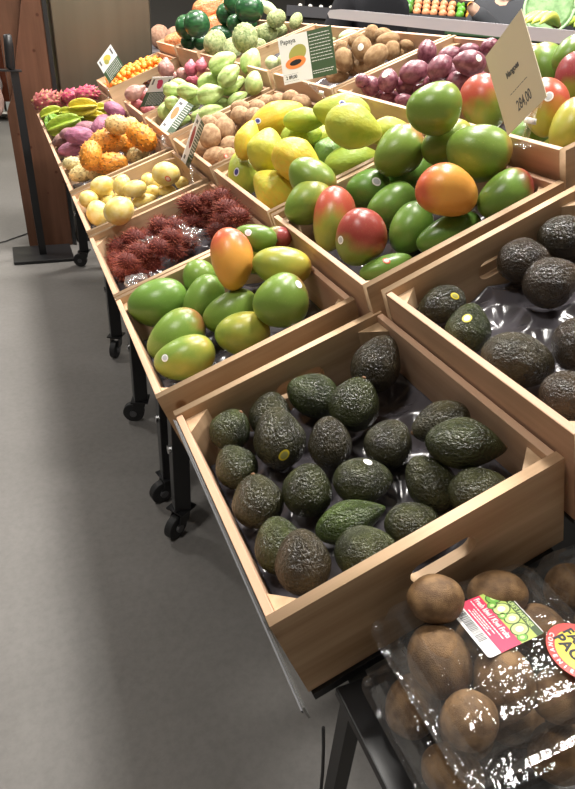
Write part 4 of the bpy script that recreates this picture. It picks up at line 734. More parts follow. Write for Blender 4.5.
('A3', 'rambutan', (0.2362, 1.6839, 0.88), (-0.3016, 0.466, -0.5018, 0.6634), 0.0378, 0.0294, (0, 0, 0), None, 'dark red rambutan, leftmost in the farthest row of its crate'),
('A3', 'rambutan', (0.2607, 1.5299, 0.9165), (-0.3, 0.4672, -0.5007, 0.6641), 0.0336, 0.0259, (0, 0, 0), None, 'dark red rambutan, third from left in the nearest row of its crate'),
('A3', 'rambutan', (0.3104, 1.5185, 0.9286), (-0.3031, 0.4648, -0.5029, 0.6627), 0.0311, 0.0259, (0, 0, 0), None, 'dark red rambutan, fourth from left in the nearest row of its crate'),
('A3', 'rambutan', (0.3519, 1.5427, 0.9099), (0.301, -0.4664, 0.5014, -0.6636), 0.032, 0.0266, (0, 0, 0), None, 'dark red rambutan, fourth from left in the second row of its crate'),
('A3', 'rambutan', (0.3905, 1.5619, 0.9255), (-0.3057, 0.4629, -0.5047, 0.6615), 0.0324, 0.027, (0, 0, 0), None, 'dark red rambutan, fifth from left in the second row of its crate'),
('A3', 'rambutan', (0.2876, 1.5316, 0.883), (-0.2942, 0.4715, -0.4966, 0.6667), 0.0316, 0.025, (0, 0, 0), None, 'dark red rambutan, second from left in the second row of its crate'),
('A3', 'rambutan', (0.2222, 1.602, 0.8582), (0.2915, -0.4735, 0.4947, -0.6679), 0.0339, 0.0257, (0, 0, 0), None, 'dark red rambutan, second from left in the third row of its crate'),
('A3', 'rambutan', (0.2475, 1.5202, 0.8657), (0.2894, -0.4751, 0.4932, -0.6688), 0.0313, 0.0235, (0, 0, 0), None, 'dark red rambutan, second from left in the nearest row of its crate'),
('A3', 'rambutan', (0.2172, 1.6526, 0.8576), (0.2958, -0.4704, 0.4977, -0.666), 0.0277, 0.0249, (0, 0, 0), None, 'dark red rambutan, leftmost in the third row of its crate'),
('A3', 'rambutan', (0.344, 1.5351, 0.9495), (-0.3073, 0.4617, -0.5058, 0.6608), 0.0288, 0.0248, (0, 0, 0), None, 'dark red rambutan, third from left in the second row of its crate'),
('A3', 'rambutan', (0.2179, 1.5651, 0.8515), (-0.2867, 0.4771, -0.4913, 0.67), 0.0266, 0.0213, (0, 0, 0), None, 'dark red rambutan, leftmost in the second row of its crate'),
('A3', 'rambutan', (0.2246, 1.5104, 0.9001), (0.2953, -0.4707, 0.4973, -0.6662), 0.0307, 0.0256, (0, 0, 0), None, 'dark red rambutan, leftmost in the nearest row of its crate'),
('A3', 'rambutan', (0.4849, 1.6846, 0.9621), (-0.32, 0.4518, -0.5146, 0.6547), 0.0288, 0.0245, (0, 0, 0), None, 'dark red rambutan, sixth from left in the farthest row of its crate'),
('A3', 'rambutan', (0.4903, 1.5731, 0.9731), (0.317, -0.4542, 0.5125, -0.6562), 0.03, 0.0259, (0, 0, 0), None, 'dark red rambutan, sixth from left in the third row of its crate'),
('A4', 'pepino', (0.2016, 2.0829, 0.91), (-0.3259, 0.4471, -0.5187, 0.6518), 0.0327, 0.0294, (0, 0, 0), None, 'yellow melon pear, leftmost in the middle row of its crate'),
('A4', 'pepino', (0.2174, 1.9983, 0.8872), (0.6396, -0.1974, -0.2235, -0.7085), 0.0414, 0.0383, (0, 0, 0), None, 'yellow melon pear, leftmost in the near row of its crate'),
('A4', 'pepino', (0.2515, 2.1033, 0.9467), (0.4551, -0.4026, 0.4051, -0.6832), 0.0411, 0.0313, (0, 0, 0), None, 'yellow melon pear, second from left in the far row of its crate'),
('A4', 'pepino', (0.2594, 2.1453, 0.9061), (0.3284, -0.4452, 0.5204, -0.6506), 0.0339, 0.0288, (0, 0, 0), None, 'yellow melon pear, third from left in the far row of its crate'),
('A4', 'pepino', (0.3032, 2.027, 0.9664), (0.6206, -0.3027, 0.0193, -0.7231), 0.0337, 0.0289, (0, 0, 0), None, 'yellow melon pear, third from left in the middle row of its crate'),
('A4', 'pepino', (0.221, 2.1197, 0.8746), (-0.3235, 0.4491, -0.517, 0.653), 0.0302, 0.0269, (0, 0, 0), None, 'yellow melon pear, leftmost in the far row of its crate'),
('A4', 'pepino', (0.2423, 1.7129, 0.9714), (-0.4922, 0.3916, -0.3291, 0.7043), 0.0442, 0.0387, (0, 0, 0), None, 'yellow melon pear, second from left in the near row of its crate'),
('A4', 'pepino', (0.3007, 2.0471, 0.9129), (-0.3264, 0.4467, -0.519, 0.6515), 0.0328, 0.0279, (0, 0, 0), None, 'yellow melon pear, second from left in the middle row of its crate'),
('A4', 'pepino', (0.3341, 1.9731, 0.9652), (0.422, -0.4149, 0.4341, -0.6793), 0.0395, 0.0268, (0, 0, 0), None, 'yellow melon pear, third from left in the near row of its crate'),
('A4', 'pepino', (0.3613, 1.9806, 0.925), (-0.4151, 0.4193, -0.4299, 0.6835), 0.0402, 0.0225, (0, 0, 0), None, 'yellow melon pear, fourth from left in the near row of its crate'),
('A4', 'pepino', (0.4112, 2.1372, 0.9499), (-0.3356, 0.4393, -0.5253, 0.6468), 0.0291, 0.0274, (0, 0, 0), None, 'yellow melon pear, fifth from left in the far row of its crate'),
('A4', 'pepino', (0.4004, 2.0244, 0.9411), (0.3303, -0.4436, 0.5217, -0.6496), 0.0263, 0.023, (0, 0, 0), None, 'yellow melon pear, fourth from left in the middle row of its crate'),
('A4', 'pepino', (0.4902, 1.9927, 0.9744), (-0.3347, 0.4401, -0.5247, 0.6473), 0.0229, 0.0212, (0, 0, 0), None, 'yellow melon pear, sixth from left in the near row of its crate'),
('A4', 'pepino', (0.4368, 1.9798, 0.954), (-0.3308, 0.4432, -0.522, 0.6493), 0.0307, 0.021, (0, 0, 0), None, 'yellow melon pear, fifth from left in the near row of its crate'),
('A4', 'pepino', (0.2675, 2.0912, 0.8937), (-0.3249, 0.4479, -0.518, 0.6523), 0.03, 0.0267, (0, 0, 0), None, 'yellow melon pear, fourth from left in the far row of its crate'),
('A4', 'pepino', (0.4355, 2.0758, 0.9535), (0.3342, -0.4405, 0.5243, -0.6476), 0.0235, 0.0218, (0, 0, 0), None, 'yellow melon pear, fifth from left in the middle row of its crate'),
('A4', 'pepino', (0.4332, 1.9662, 1.0099), (-0.339, 0.4366, -0.5276, 0.6451), 0.0459, 0.038, (0, 0, 0), ('red', 0.0108, [0.885, 0.391, 0.253]), 'largest yellow melon pear with a red sticker, on top'),
('A5', 'horned_melon', (0.3415, 2.5549, 1.0056), (-0.4177, 0.4064, -0.4804, 0.6554), 0.0736, 0.0484, (0, 0.7, 0), None, 'orange horned melon, third from left in the middle row of its crate'),
('A5', 'horned_melon', (0.2545, 2.388, 0.9849), (-0.6475, 0.2736, 0.0574, 0.7089), 0.058, 0.0417, (0, 0.9, 0), None, 'orange horned melon, leftmost in the near row of its crate'),
('A5', 'horned_melon', (0.3244, 2.4229, 0.9495), (0.395, -0.4176, 0.4858, -0.6585), 0.0711, 0.0412, (0, 0.9, 0), None, 'orange horned melon, second from left in the near row of its crate'),
('A5', 'horned_melon', (0.2382, 2.5383, 0.8951), (0.4639, -0.3973, 0.4103, -0.6772), 0.0622, 0.035, (0.8, 0, 0), None, 'pale yellow horned melon, leftmost in the middle row of its crate'),
('A5', 'horned_melon', (0.2039, 2.594, 0.9171), (-0.3427, 0.4335, -0.5301, 0.6431), 0.0392, 0.0274, (1, 0.0, 0), None, 'pale yellow horned melon, leftmost in the far row of its crate'),
('A5', 'horned_melon', (0.4431, 2.3935, 1.0475), (-0.1084, 0.4954, -0.6868, 0.5207), 0.0664, 0.0479, (0, 1, 0), None, 'orange horned melon, fourth from left in the near row of its crate'),
('A5', 'horned_melon', (0.3734, 2.4976, 1.0723), (0.3613, -0.4179, 0.5425, -0.6329), 0.0489, 0.0376, (0.8, 0.2, 0), None, 'pale yellow horned melon, fourth from left in the middle row of its crate'),
('A5', 'horned_melon', (0.4547, 2.6706, 1.0497), (-0.3618, 0.4175, -0.5428, 0.6326), 0.0324, 0.0283, (0.7, 0, 0.6), None, 'greenish horned melon, third from left in the far row of its crate'),
('A5', 'horned_melon', (0.4363, 2.4559, 0.9726), (-0.4638, 0.3974, -0.4102, 0.6773), 0.046, 0.0345, (1, 0, 0), None, 'pale yellow horned melon, third from left in the near row of its crate'),
('A5', 'horned_melon', (0.4222, 2.5972, 0.9905), (-0.3533, 0.4247, -0.5372, 0.6374), 0.0478, 0.0359, (0.2, 1, 0), None, 'orange horned melon, second from left in the far row of its crate'),
('A5', 'horned_melon', (0.2733, 2.4761, 0.904), (-0.3394, 0.4362, -0.5279, 0.6449), 0.0382, 0.0267, (0.6, 0, 0.5), None, 'greenish horned melon, second from left in the middle row of its crate'),
('A6', 'sweet_potato', (0.2732, 2.8942, 0.968), (0.4523, -0.3948, 0.4524, -0.6595), 0.0645, 0.0387, (1, 0, 0), None, 'purple sweet potato, fourth from left in the near half of its crate'),
('A6', 'sweet_potato', (0.2421, 2.9424, 0.9054), (0.4645, -0.3933, 0.4302, -0.6667), 0.0704, 0.033, (0.8, 0, 0), None, 'purple sweet potato, leftmost in the near half of its crate'),
('A6', 'sweet_potato', (0.2217, 3.0433, 0.9277), (0.534, -0.371, 0.3522, -0.6732), 0.0584, 0.0315, (0, 0, 0), None, 'brownish sweet potato, leftmost in the far half of its crate'),
('A6', 'sweet_potato', (0.3707, 2.9833, 0.9897), (0.6456, -0.2734, -0.0581, -0.7107), 0.049, 0.0356, (0.9, 0, 0), None, 'purple sweet potato, fifth from left in the near half of its crate'),
('A6', 'sweet_potato', (0.2752, 2.9982, 0.917), (0.5284, -0.3738, 0.3492, -0.6776), 0.0537, 0.0313, (0.9, 0, 0), None, 'purple sweet potato, third from left in the near half of its crate'),
('A6', 'sweet_potato', (0.3172, 3.0471, 0.9757), (0.4831, -0.3854, 0.4215, -0.6636), 0.0542, 0.0293, (0.5, 0, 0), None, 'purple sweet potato, second from left in the far half of its crate'),
('A6', 'sweet_potato', (0.4537, 3.0567, 1.0485), (-0.2621, 0.442, -0.6198, 0.5932), 0.0545, 0.0341, (1.0, 0, 0), None, 'purple sweet potato, fourth from left in the far half of its crate'),
('A6', 'sweet_potato', (0.4058, 3.0401, 1.0046), (-0.3635, 0.416, -0.544, 0.6316), 0.0453, 0.0295, (0.8, 0, 0), None, 'purple sweet potato, third from left in the far half of its crate'),
('A6', 'sweet_potato', (0.2402, 2.9882, 0.9607), (-0.483, 0.3855, -0.4214, 0.6637), 0.0441, 0.0264, (0.3, 0, 0), None, 'brownish sweet potato, second from left in the near half of its crate'),
('A7', 'star_fruit', (0.3533, 3.4252, 1.0139), (-0.4024, 0.4023, -0.52, 0.6371), 0.0748, 0.0424, (1, 0, 0), None, 'yellow star fruit, third from left in the near half of its crate'),
('A7', 'star_fruit', (0.4053, 3.4535, 0.9691), (0.3652, -0.4145, 0.5451, -0.6306), 0.056, 0.028, (0.9, 0, 0), None, 'yellow star fruit, fourth from left in the near half of its crate'),
('A7', 'star_fruit', (0.2502, 3.3943, 0.9352), (0.4875, -0.3826, 0.424, -0.6604), 0.0892, 0.0496, (0.2, 0, 0), None, 'green star fruit, second from left in the near half of its crate'),
('A7', 'star_fruit', (0.2096, 3.5861, 0.9583), (-0.4932, 0.379, -0.4273, 0.6562), 0.0619, 0.0387, (0.4, 0, 0), None, 'green star fruit, leftmost in the far half of its crate'),
('A7', 'star_fruit', (0.2129, 3.4874, 0.9188), (-0.6095, 0.0949, 0.3746, 0.6922), 0.0608, 0.0456, (0, 0, 0), None, 'green star fruit, leftmost in the near half of its crate'),
('A7', 'star_fruit', (0.4553, 3.5126, 0.9944), (-0.3682, 0.4119, -0.5471, 0.6288), 0.0388, 0.0311, (0.7, 0, 0), None, 'yellow star fruit, fourth from left in the far half of its crate'),
('A7', 'star_fruit', (0.3411, 3.5114, 0.9507), (0.3644, -0.4152, 0.5445, -0.6311), 0.0463, 0.0309, (0.2, 0, 0), None, 'green star fruit, third from left in the far half of its crate'),
('A7', 'star_fruit', (0.2827, 3.4888, 0.977), (-0.3665, 0.4134, -0.546, 0.6298), 0.0455, 0.0304, (0.5, 0, 0), None, 'green star fruit, second from left in the far half of its crate'),
('A8', 'dragon_fruit', (0.1975, 3.811, 0.9914), (0.4995, -0.3748, 0.4309, -0.6514), 0.073, 0.0487, (0.3, 0, 0), None, 'dull red dragon fruit, leftmost in the near half of its crate'),
('A8', 'dragon_fruit', (0.2115, 3.9601, 0.9091), (0.6741, -0.2442, -0.1322, -0.6844), 0.0511, 0.0369, (0.5, 0, 0), None, 'dull red dragon fruit, leftmost in the far half of its crate'),
('A8', 'dragon_fruit', (0.3406, 3.7952, 1.0161), (0.3733, -0.4074, 0.5504, -0.6258), 0.0627, 0.0409, (1, 0, 0), None, 'magenta dragon fruit, third from left in the near half of its crate'),
('A8', 'dragon_fruit', (0.407, 3.7166, 1.0406), (0.4391, -0.3903, 0.4936, -0.6412), 0.0644, 0.0403, (1, 0, 0), None, 'magenta dragon fruit, fourth from left in the near half of its crate'),
('A8', 'dragon_fruit', (0.2804, 3.8588, 0.9862), (-0.6489, 0.3211, -0.1231, 0.6788), 0.0497, 0.0387, (0.1, 0, 0), None, 'dull red dragon fruit, second from left in the near half of its crate'),
('A8', 'dragon_fruit', (0.216, 3.8973, 0.9424), (-0.3687, 0.4115, -0.5474, 0.6286), 0.0502, 0.0362, (0.5, 0, 0), None, 'dull red dragon fruit, second from left in the far half of its crate'),
('A8', 'dragon_fruit', (0.3118, 3.9234, 0.9492), (-0.6586, 0.2412, 0.1376, 0.6993), 0.0566, 0.0368, (0.8, 0, 0), None, 'magenta dragon fruit, third from left in the far half of its crate'),
('P1', 'kiwi', (0.353, 0.3316, 0.9177), (0.1026, -0.5884, 0.3503, -0.7215), 0.0321, 0.0276, (0, 0, 0), None, 'kiwi in the far left corner of the upper clear pack'),
('P1', 'kiwi', (0.443, 0.3282, 0.8932), (-0.1069, 0.5863, -0.3538, 0.7209), 0.0365, 0.0271, (0, 0, 0), None, 'kiwi behind the pink label in the upper clear pack'),
('P1', 'kiwi', (0.3382, 0.2892, 0.8724), (-0.5649, 0.0712, 0.3798, 0.7291), 0.04, 0.0346, (0, 0, 0), None, 'big kiwi at the left side of the upper clear pack'),
('P1', 'kiwi', (0.3901, 0.2455, 0.8715), (0.4351, -0.133, -0.2669, -0.8496), 0.0381, 0.0328, (0, 0, 0), None, 'big kiwi below the pink label in the upper clear pack'),
('P1', 'kiwi', (0.405, 0.3008, 0.8614), (-0.0825, 0.5979, -0.3338, 0.724), 0.0287, 0.0264, (0, 0, 0), None, 'kiwi hidden under the pink label of the upper clear pack'),
('P1', 'kiwi', (0.4786, 0.2854, 0.8673), (-0.5987, -0.0429, 0.56, 0.571), 0.0315, 0.0268, (0, 0, 0), None, 'kiwi left of the round yellow and red sticker'),
('P1', 'kiwi', (0.4437, 0.2138, 0.864), (0.0849, -0.5449, 0.1712, -0.8165), 0.0327, 0.0285, (0, 0, 0), None, 'kiwi in the near right corner of the upper clear pack'),
('P1', 'kiwi', (0.333, 0.2273, 0.8637), (-0.1569, 0.4479, -0.0611, 0.8781), 0.0312, 0.0272, (0, 0, 0), None, 'kiwi in the near left corner of the upper clear pack'),
('R1', 'kiwi', (0.5567, 0.3225, 0.8653), (-0.2618, 0.2831, 0.109, 0.9162), 0.0315, 0.0277, (0, 0, 0), None, 'kiwi in the far left corner of the right-hand clear pack'),
('R1', 'kiwi', (0.5597, 0.2667, 0.8636), (-0.0904, 0.5943, -0.3403, 0.7231), 0.0322, 0.0286, (0, 0, 0), None, 'kiwi in the right-hand clear pack, at its left side'),
('R1', 'kiwi', (0.6196, 0.28, 0.8649), (0.1036, -0.5879, 0.3511, -0.7213), 0.0336, 0.0299, (0, 0, 0), None, 'kiwi in the right-hand clear pack, outside the photo at right'),
('Q1', 'kiwi', (0.3257, 0.2954, 0.7853), (0.3322, -0.2907, -0.0866, -0.8931), 0.0371, 0.0313, (0, 0, 0), None, 'kiwi at the left side of the lower clear pack'),
('Q1', 'kiwi', (0.3251, 0.2166, 0.7849), (0.6714, -0.0344, -0.5606, -0.4834), 0.0349, 0.0286, (0, 0, 0), None, 'kiwi at the bottom left of the lower clear pack'),
('Q1', 'kiwi', (0.3691, 0.252, 0.7837), (-0.4626, 0.1417, 0.2624, 0.8349), 0.0351, 0.0305, (0, 0, 0), None, 'kiwi in the middle of the lower clear pack'),
('Q1', 'kiwi', (0.4315, 0.2418, 0.7801), (-0.0361, 0.618, -0.295, 0.7278), 0.0348, 0.0301, (0, 0, 0), None, 'dark kiwi right of the middle in the lower clear pack'),
('Q1', 'kiwi', (0.4401, 0.1863, 0.8028), (0.0596, -0.5499, 0.1543, -0.8187), 0.0354, 0.0311, (0, 0, 0), None, 'large kiwi at the bottom right of the lower clear pack'),
]

cnt = {}
for crate, kind, pos, q, A, B, colr, st, lab in FRUIT:
    i = cnt[kind] = cnt.get(kind, -1)+1
    vs_ = [k for k in FM if k[0] == kind]; me = FM[vs_[i % len(vs_)]]
    if kind == 'avocado' and A/B > 1.42: me = FM['avolong', 0]
    o = bpy.data.objects.new(NAMEN.get(kind, kind), me); COL.objects.link(o)
    o.location = pos; o.rotation_mode = 'QUATERNION'; o.rotation_quaternion = q
    k_ = .86 if kind == 'rambutan' else .93 if kind in ('horned_melon', 'dragon_fruit') else .98
    o.scale = (B*k_, B*k_, A*k_); o.color = (colr[0], colr[1], colr[2], 1)
    tag(o, lab, CATN.get(kind, kind), GRP[kind])
    if kind == 'rambutan':
        h = bpy.data.objects.new('hairs', HAIR[i % 2]); COL.objects.link(h); h.parent = o; h['label'] = 'soft curved dark red hairs'
    if kind in ('avocado', 'mango'):
        if kind == 'avocado' and 'stem' not in lab and i % 5: continue_ = True
        else: continue_ = False
        s_ = None if continue_ else bpy.data.objects.new('stem', NUB if kind == 'avocado' else SCAR); 
        if s_: COL.objects.link(s_); s_.parent = o
        if s_: s_.location = (0, .08 if kind == 'avocado' and me == FM['avolong', 0] else -.04 if kind == 'mango' else 0, .985); rr = .0036 if kind == 'avocado' else .003
        if s_: s_.scale = (rr/B, rr/B, rr*.8/A)
    if kind == 'pepino' and 'striped' in lab: o.material_slots[0].link = 'OBJECT'; o.material_slots[0].material = M['pepinostripe']
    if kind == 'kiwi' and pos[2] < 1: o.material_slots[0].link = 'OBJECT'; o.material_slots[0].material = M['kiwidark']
    if st: sticker(o, me, st[2], st[1], st[0], A, B, q)
# kumquats: a heap of many tiny fruit
x, z, t, L = COLS['B']; mm = crate_matrix('B', 3.56); rr = random.Random(4); kq = FM['watermelon', 0].copy(); kq.materials.clear(); kq.materials.append(M['orange']); kq.name = 'kumquat'
for lv, (x0_, x1_, y0_, y1_, nmax) in enumerate(((.030, .37, .032, .408, 95), (.045, .355, .05, .39, 80), (.09, .31, .09, .35, 40))):
    got = []; tries = 0
    while len(got) < nmax and tries < 4000:
        tries += 1; p = (rr.uniform(x0_, x1_), rr.uniform(y0_, y1_))
        if all((p[0]-q[0])**2+(p[1]-q[1])**2 > .0292**2 for q in got): got.append(p)
    for p in got:
        o = bpy.data.objects.new('kumquat', kq); COL.objects.link(o); s = .0148
        o.location = mm @ Vector((p[0], p[1], D-.05+s+lv*.021+rr.uniform(0, .002))); o.scale = (s, s, s*rr.uniform(.96, 1.04)); o.rotation_euler = (rr.random()*3, rr.random()*3, 0)
        o.color = (rr.random(), 0, 0, 1); tag(o, 'tiny round orange kumquat heaped by the steel column', 'kumquat', 'kumquats in their crate')
# crumpled clear bags among the rambutans
def crumple(name, loc, sx, sy, sz, label, seed, rot=0):
    me = revolved(lambda t, p: sph(t, p), 26, 18); rr = random.Random(seed)
    for v in me.vertices:
        nn = noise.turbulence(v.co*1.6+Vector((seed*3.1, 0, seed)), 4, True)
        v.co = Vector((v.co.x*sx, v.co.y*sy, v.co.z*sz))*(.55+.75*nn)
    me.materials.append(M['cello']); o = bpy.data.objects.new(name, me); COL.objects.link(o); o.location = loc; o.rotation_euler[2] = rot; tag(o, label, 'plastic bag', 'crumpled clear bags among the rambutans'); return o
ma3 = crate_matrix('A', 1.29)
for i, (a, b, lb) in enumerate(((.25, .26, 'crumpled clear bag in the middle of the rambutan crate'), (.235, .35, 'crumpled clear bag towards the far side of the rambutan crate'), (.06, .14, 'crumpled clear bag at the aisle side of the rambutan crate'), (.15, .33, 'crumpled clear bag left of the middle among the rambutans'))):
    crumple('plastic_bag', ma3 @ Vector((a, b, D-.055)), .036, .036, .022, lb, i+1)
# orange wrapped packs
mat_or = skin('orange_pack_skin', (.62, .19, .06), (.80, .36, .16), 3, .35, .5, .4, 8)
pk = revolved(lambda t, p: Vector((math.copysign(abs(math.sin(t)*math.cos(p))**.6, math.cos(p)), math.copysign(abs(math.sin(t)*math.sin(p))**.6, math.sin(p)), math.copysign(abs(math.cos(t))**.6, math.cos(t)))), 28, 18, lump=.12, seed=3, lsc=2.2); pk.materials.append(mat_or)
for cr_, a, b, up_, s, lb in (('C7', .10, .12, .0, (.075, .06, .04), 'orange wrapped pack at the near left of the back crate'), ('C7', .09, .30, 0, (.07, .07, .035), 'orange wrapped pack at the far left of the back crate'), ('C7', .27, .14, .0, (.07, .07, .05), 'orange wrapped pack behind the watermelons'), ('C7', .29, .31, .0, (.07, .07, .055), 'orange wrapped pack at the far right of the back crate'), ('C7', .30, .20, .085, (.09, .08, .045), 'bulky orange wrapped pack lying on the others')):
    m_ = crate_matrix('C', CRATES[cr_][1]); o = bpy.data.objects.new('wrapped_pack', pk); COL.objects.link(o); o.matrix_world = m_ @ Matrix.Translation((a, b, D-.05+s[2]+up_)); o.scale = s
    tag(o, lb, 'pack', 'orange wrapped packs')

# ---------------------------------------------------------------- kiwi clamshell packs
def rrect(x0, x1, y0, y1, r, k=6):
    pts = []
    for cx, cy, a0 in ((x1-r, y1-r, 0), (x0+r, y1-r, 90), (x0+r, y0+r, 180), (x1-r, y0+r, 270)):
        for i in range(k+1): a = rad(a0+90*i/k); pts.append((cx+r*math.cos(a), cy+r*math.sin(a)))
    return pts
def shell(x0, x1, y0, y1, secs, cap, ribs=0):
    bm = bmesh.new(); rings = []
    for z, ins, r in secs:
        ps = rrect(x0+ins, x1-ins, y0+ins, y1-ins, r); rings.append([bm.verts.new((p[0], p[1], z)) for p in ps])
    k = len(rings[0])
    for a, b in zip(rings, rings[1:]):
        for i in range(k): bm.faces.new((a[i], a[(i+1) % k], b[(i+1) % k], b[i]))
    if cap: bm.faces.new(rings[-1])
    bmesh.ops.recalc_face_normals(bm, faces=bm.faces)
    me = bpy.data.meshes.new('shell'); bm.to_mesh(me); bm.free(); return me
def clam(x0, x1, y0, y1, z0, z1, label, rot=0):
    e = empty('clamshell_pack', (0, 0, 0), label=label, cat='plastic pack', group='clear kiwi clamshell packs')
    zm = z0+(z1-z0)*.42
    me = shell(x0, x1, y0, y1, [(zm, -.007, .022), (zm, .0, .02), (zm-.006, .002, .02), (z0+.006, .008, .02), (z0, .014, .02), (z0+.0035, .03, .02)], True)
    link('tub', me, M['clam'], e)
    me = shell(x0, x1, y0, y1, [(zm+.0015, -.007, .022), (zm+.0015, .0, .02), (zm+.006, .001, .02), (z1-.014, .004, .02), (z1-.004, .009, .02), (z1, .016, .018), (z1-.003, .022, .016), (z1-.003, .034, .012), (z1, .040, .01)], True)
    link('lid', me, M['clam'], e)
    # moulded studs on the flange corners
    for i, (cx, cy) in enumerate(((x0+.004, y0+.004), (x1-.004, y0+.004), (x0+.004, y1-.004), (x1-.004, y1-.004))):
        b = MB(); b.tube([(cx, cy, zm+.0022), (cx, cy, zm+.006), (cx, cy, zm+.0065)], [.006, .005, .001], 14); b.build('stud', M['clam'], e, True)
    return e
clam(.288, .512, .150, .345, .750, .822, 'clear kiwi pack at the bottom of the left stack')
up_pack = clam(.298, .513, .178, .362, .8235, .905, 'clear kiwi pack with the pink label, on top of the left stack')
clam(.523, .738, .150, .345, .750, .822, 'clear kiwi pack at the bottom of the right stack')
clam(.523, .738, .178, .362, .8235, .905, 'clear kiwi pack on top of the right stack, cut by the photo edge')
st_ = empty('pack_stand', (0, 0, 0), label='black metal stand carrying the clear kiwi packs', cat='stand')
MB().box((.265, .10, .735), (.80, .366, .749), bev=.002).build('shelf_board', M['black'], st_)
MB().box((.265, .097, .70), (.80, .0995, .765)).build('front_lip', M['black'], st_)
for x in (.28, .78):
    for y in (.12, .345): MB().box((x-.011, y-.011, 0), (x+.011, y+.011, .7345)).build('leg', M['black'], st_)
# black cable hanging by the stand
b = MB(); b.tube([(.232+.03*math.sin(i*.5)*.3, .33-.002*i, .74-.05*i) for i in range(15)], .0022, 8); tag(b.build('cable', M['rubber'], None, True), 'thin black cable hanging beside the pack stand', 'cable')

# label on the top pack: position by corners on the lid
def plane_obj(name, lo_left, u, v, w_, h_, mat, thick=.0006):
    """thin card whose local x runs along u and y along v, origin in its lower left corner"""
    u = Vector(u).normalized(); v = Vector(v); v = (v-u*v.dot(u)).normalized(); n_ = u.cross(v)
    mm = Matrix((u, v, n_)).transposed().to_4x4(); mm.translation = Vector(lo_left); return mm
# photo: label's lettering runs from upper left to lower right
LZ = .9062
L0 = Vector((.3654, .3231, LZ)); U = Vector((.05, -1, 0)).normalized(); V = Vector((0, 0, 1)).cross(U)
KL = plane_obj('', L0, U, V, 0, 0, None)
pink = simple('label_pink', (.78, .02, .09), .35); lgreen = simple('label_green', (.42, .55, .10), .35); kw = simple('label_kiwi_green', (.16, .42, .05), .35); kwl = simple('label_kiwi_pale', (.55, .72, .25), .35); dkg = simple('label_dark_green', (.03, .07, .01), .35)
ink = simple('ink_black', (.01, .01, .01), .5); wh = simple('label_white', (.88, .86, .86), .35); yel = simple('label_yellow', (.90, .66, .02), .3); redm = simple('label_red', (.80, .03, .02), .3)
lab = empty('pack_label', label='pink white and green label reading Fresh kiwi on the clear pack', cat='label'); lab.matrix_world = KL @ Matrix.Diagonal((.067/.088, .078/.066, 1, 1))
LWd, LH = .088, .066
def cardp(pts, z0, z1, name, mat, par): return MB().poly(pts, z0, z1).build(name, mat, par)
cardp(rrect(0, LWd, 0, LH, .004, 4), 0, .0004, 'backing', wh, lab)
cardp([(0, .014), (LWd, .014), (LWd, .038), (0, .038)], .0004, .0006, 'pink_band', pink, lab)
cardp([(0, .038), (LWd, .038), (LWd, LH-.001), (0, LH-.001)], .0004, .0006, 'picture', lgreen, lab)
cardp([(0, LH-.009), (LWd, LH-.009), (LWd, LH-.001), (0, LH-.001)], .0006, .0007, 'title_band', dkg, lab)
for i, (cx, cy, r_) in enumerate(((.012, .049, .0095), (.032, .047, .010), (.022, .0415, .006), (.051, .049, .009), (.042, .0425, .0055), (.069, .047, .010), (.081, .043, .006))):
    d = b = MB(); circ = lambda r__: [(cx+r__*math.cos(2*PI*k/24), cy+r__*math.sin(2*PI*k/24)) for k in range(24)]
    d.poly(circ(r_), .0006, .00072, mi=0); d.poly(circ(r_*.86), .00072, .00080, mi=1); d.poly(circ(r_*.42), .0008, .00086, mi=2)
    d.build('kiwi_slice', [dkg, kw if i % 2 == 0 else kwl, kwl if i % 2 == 0 else wh], lab)
def lettering(body, size, x, y, z, mat, par, align='LEFT', bold=0, rot=0, sx=1, name='lettering'):
    o = link(name, text_mesh(body, size, .00012, align, bold, sx), mat, par); o.location = (x, y, z); o.rotation_euler[2] = rot; return o
lettering('Fresh kiwi / Kiwi Fruits', .0088, .003, .0290, .0008, wh, lab, bold=.00018, sx=.86)
rr = random.Random(8); b = MB()
for yy, xa, xb in ((.0250, .003, .072), (.0215, .016, .060), (.0190, .018, .052), (.0165, .014, .056)):
    x = xa
    while x < xb: wd = rr.uniform(.002, .006); b.box((x, yy, .0006), (x+wd, yy+.0011, .0007)); x += wd+.0011
b.build('small_print', wh, lab)
lettering("NATURE'S PARTNER", .0068, .012, LH-.0078, .0009, kwl, lab, bold=.0001)
b = MB(); x_ = .012; rr = random.Random(3)
while x_ < .062:
    w_ = rr.choice((.0005, .0009, .0014)); b.box((x_, .0028, .0004), (x_+w_, .0125, .0006)); x_ += w_+rr.choice((.0006, .001))
b.build('barcode', ink, lab)
fs = empty('round_sticker', label='round red and yellow sticker reading FAMILY PACK on the clear pack', cat='sticker')
C0 = Vector((.4659, .2287, LZ)); fs.matrix_world = plane_obj('', C0, U, V, 0, 0, None)
def disc(r_, z0, z1, mat, name, k=40): return MB().poly([(r_*math.cos(2*PI*i/k), r_*math.sin(2*PI*i/k)) for i in range(k)], z0, z1).build(name, mat, fs)
disc(.0345, .0009, .0012, redm, 'rim'); disc(.0255, .0012, .0014, yel, 'centre')
lettering('FAMILY', .0175, -.003, .0012, .0016, ink, fs, 'CENTER', bold=.0007, sx=.8); lettering('PACK', .0190, -.004, -.0145, .0016, ink, fs, 'CENTER', bold=.0007, sx=.85)
def arc_text(s, r_, a0, a1, size, par, mat, flip=False):
    for i, ch in enumerate(s):
        if ch == ' ': continue
        a = rad(a0+(a1-a0)*i/max(1, len(s)-1)); lettering(ch, size, r_*math.cos(a), r_*math.sin(a), .0014, mat, par, 'CENTER', .0001, a+(PI/2 if flip else -PI/2), name='rim_letter')
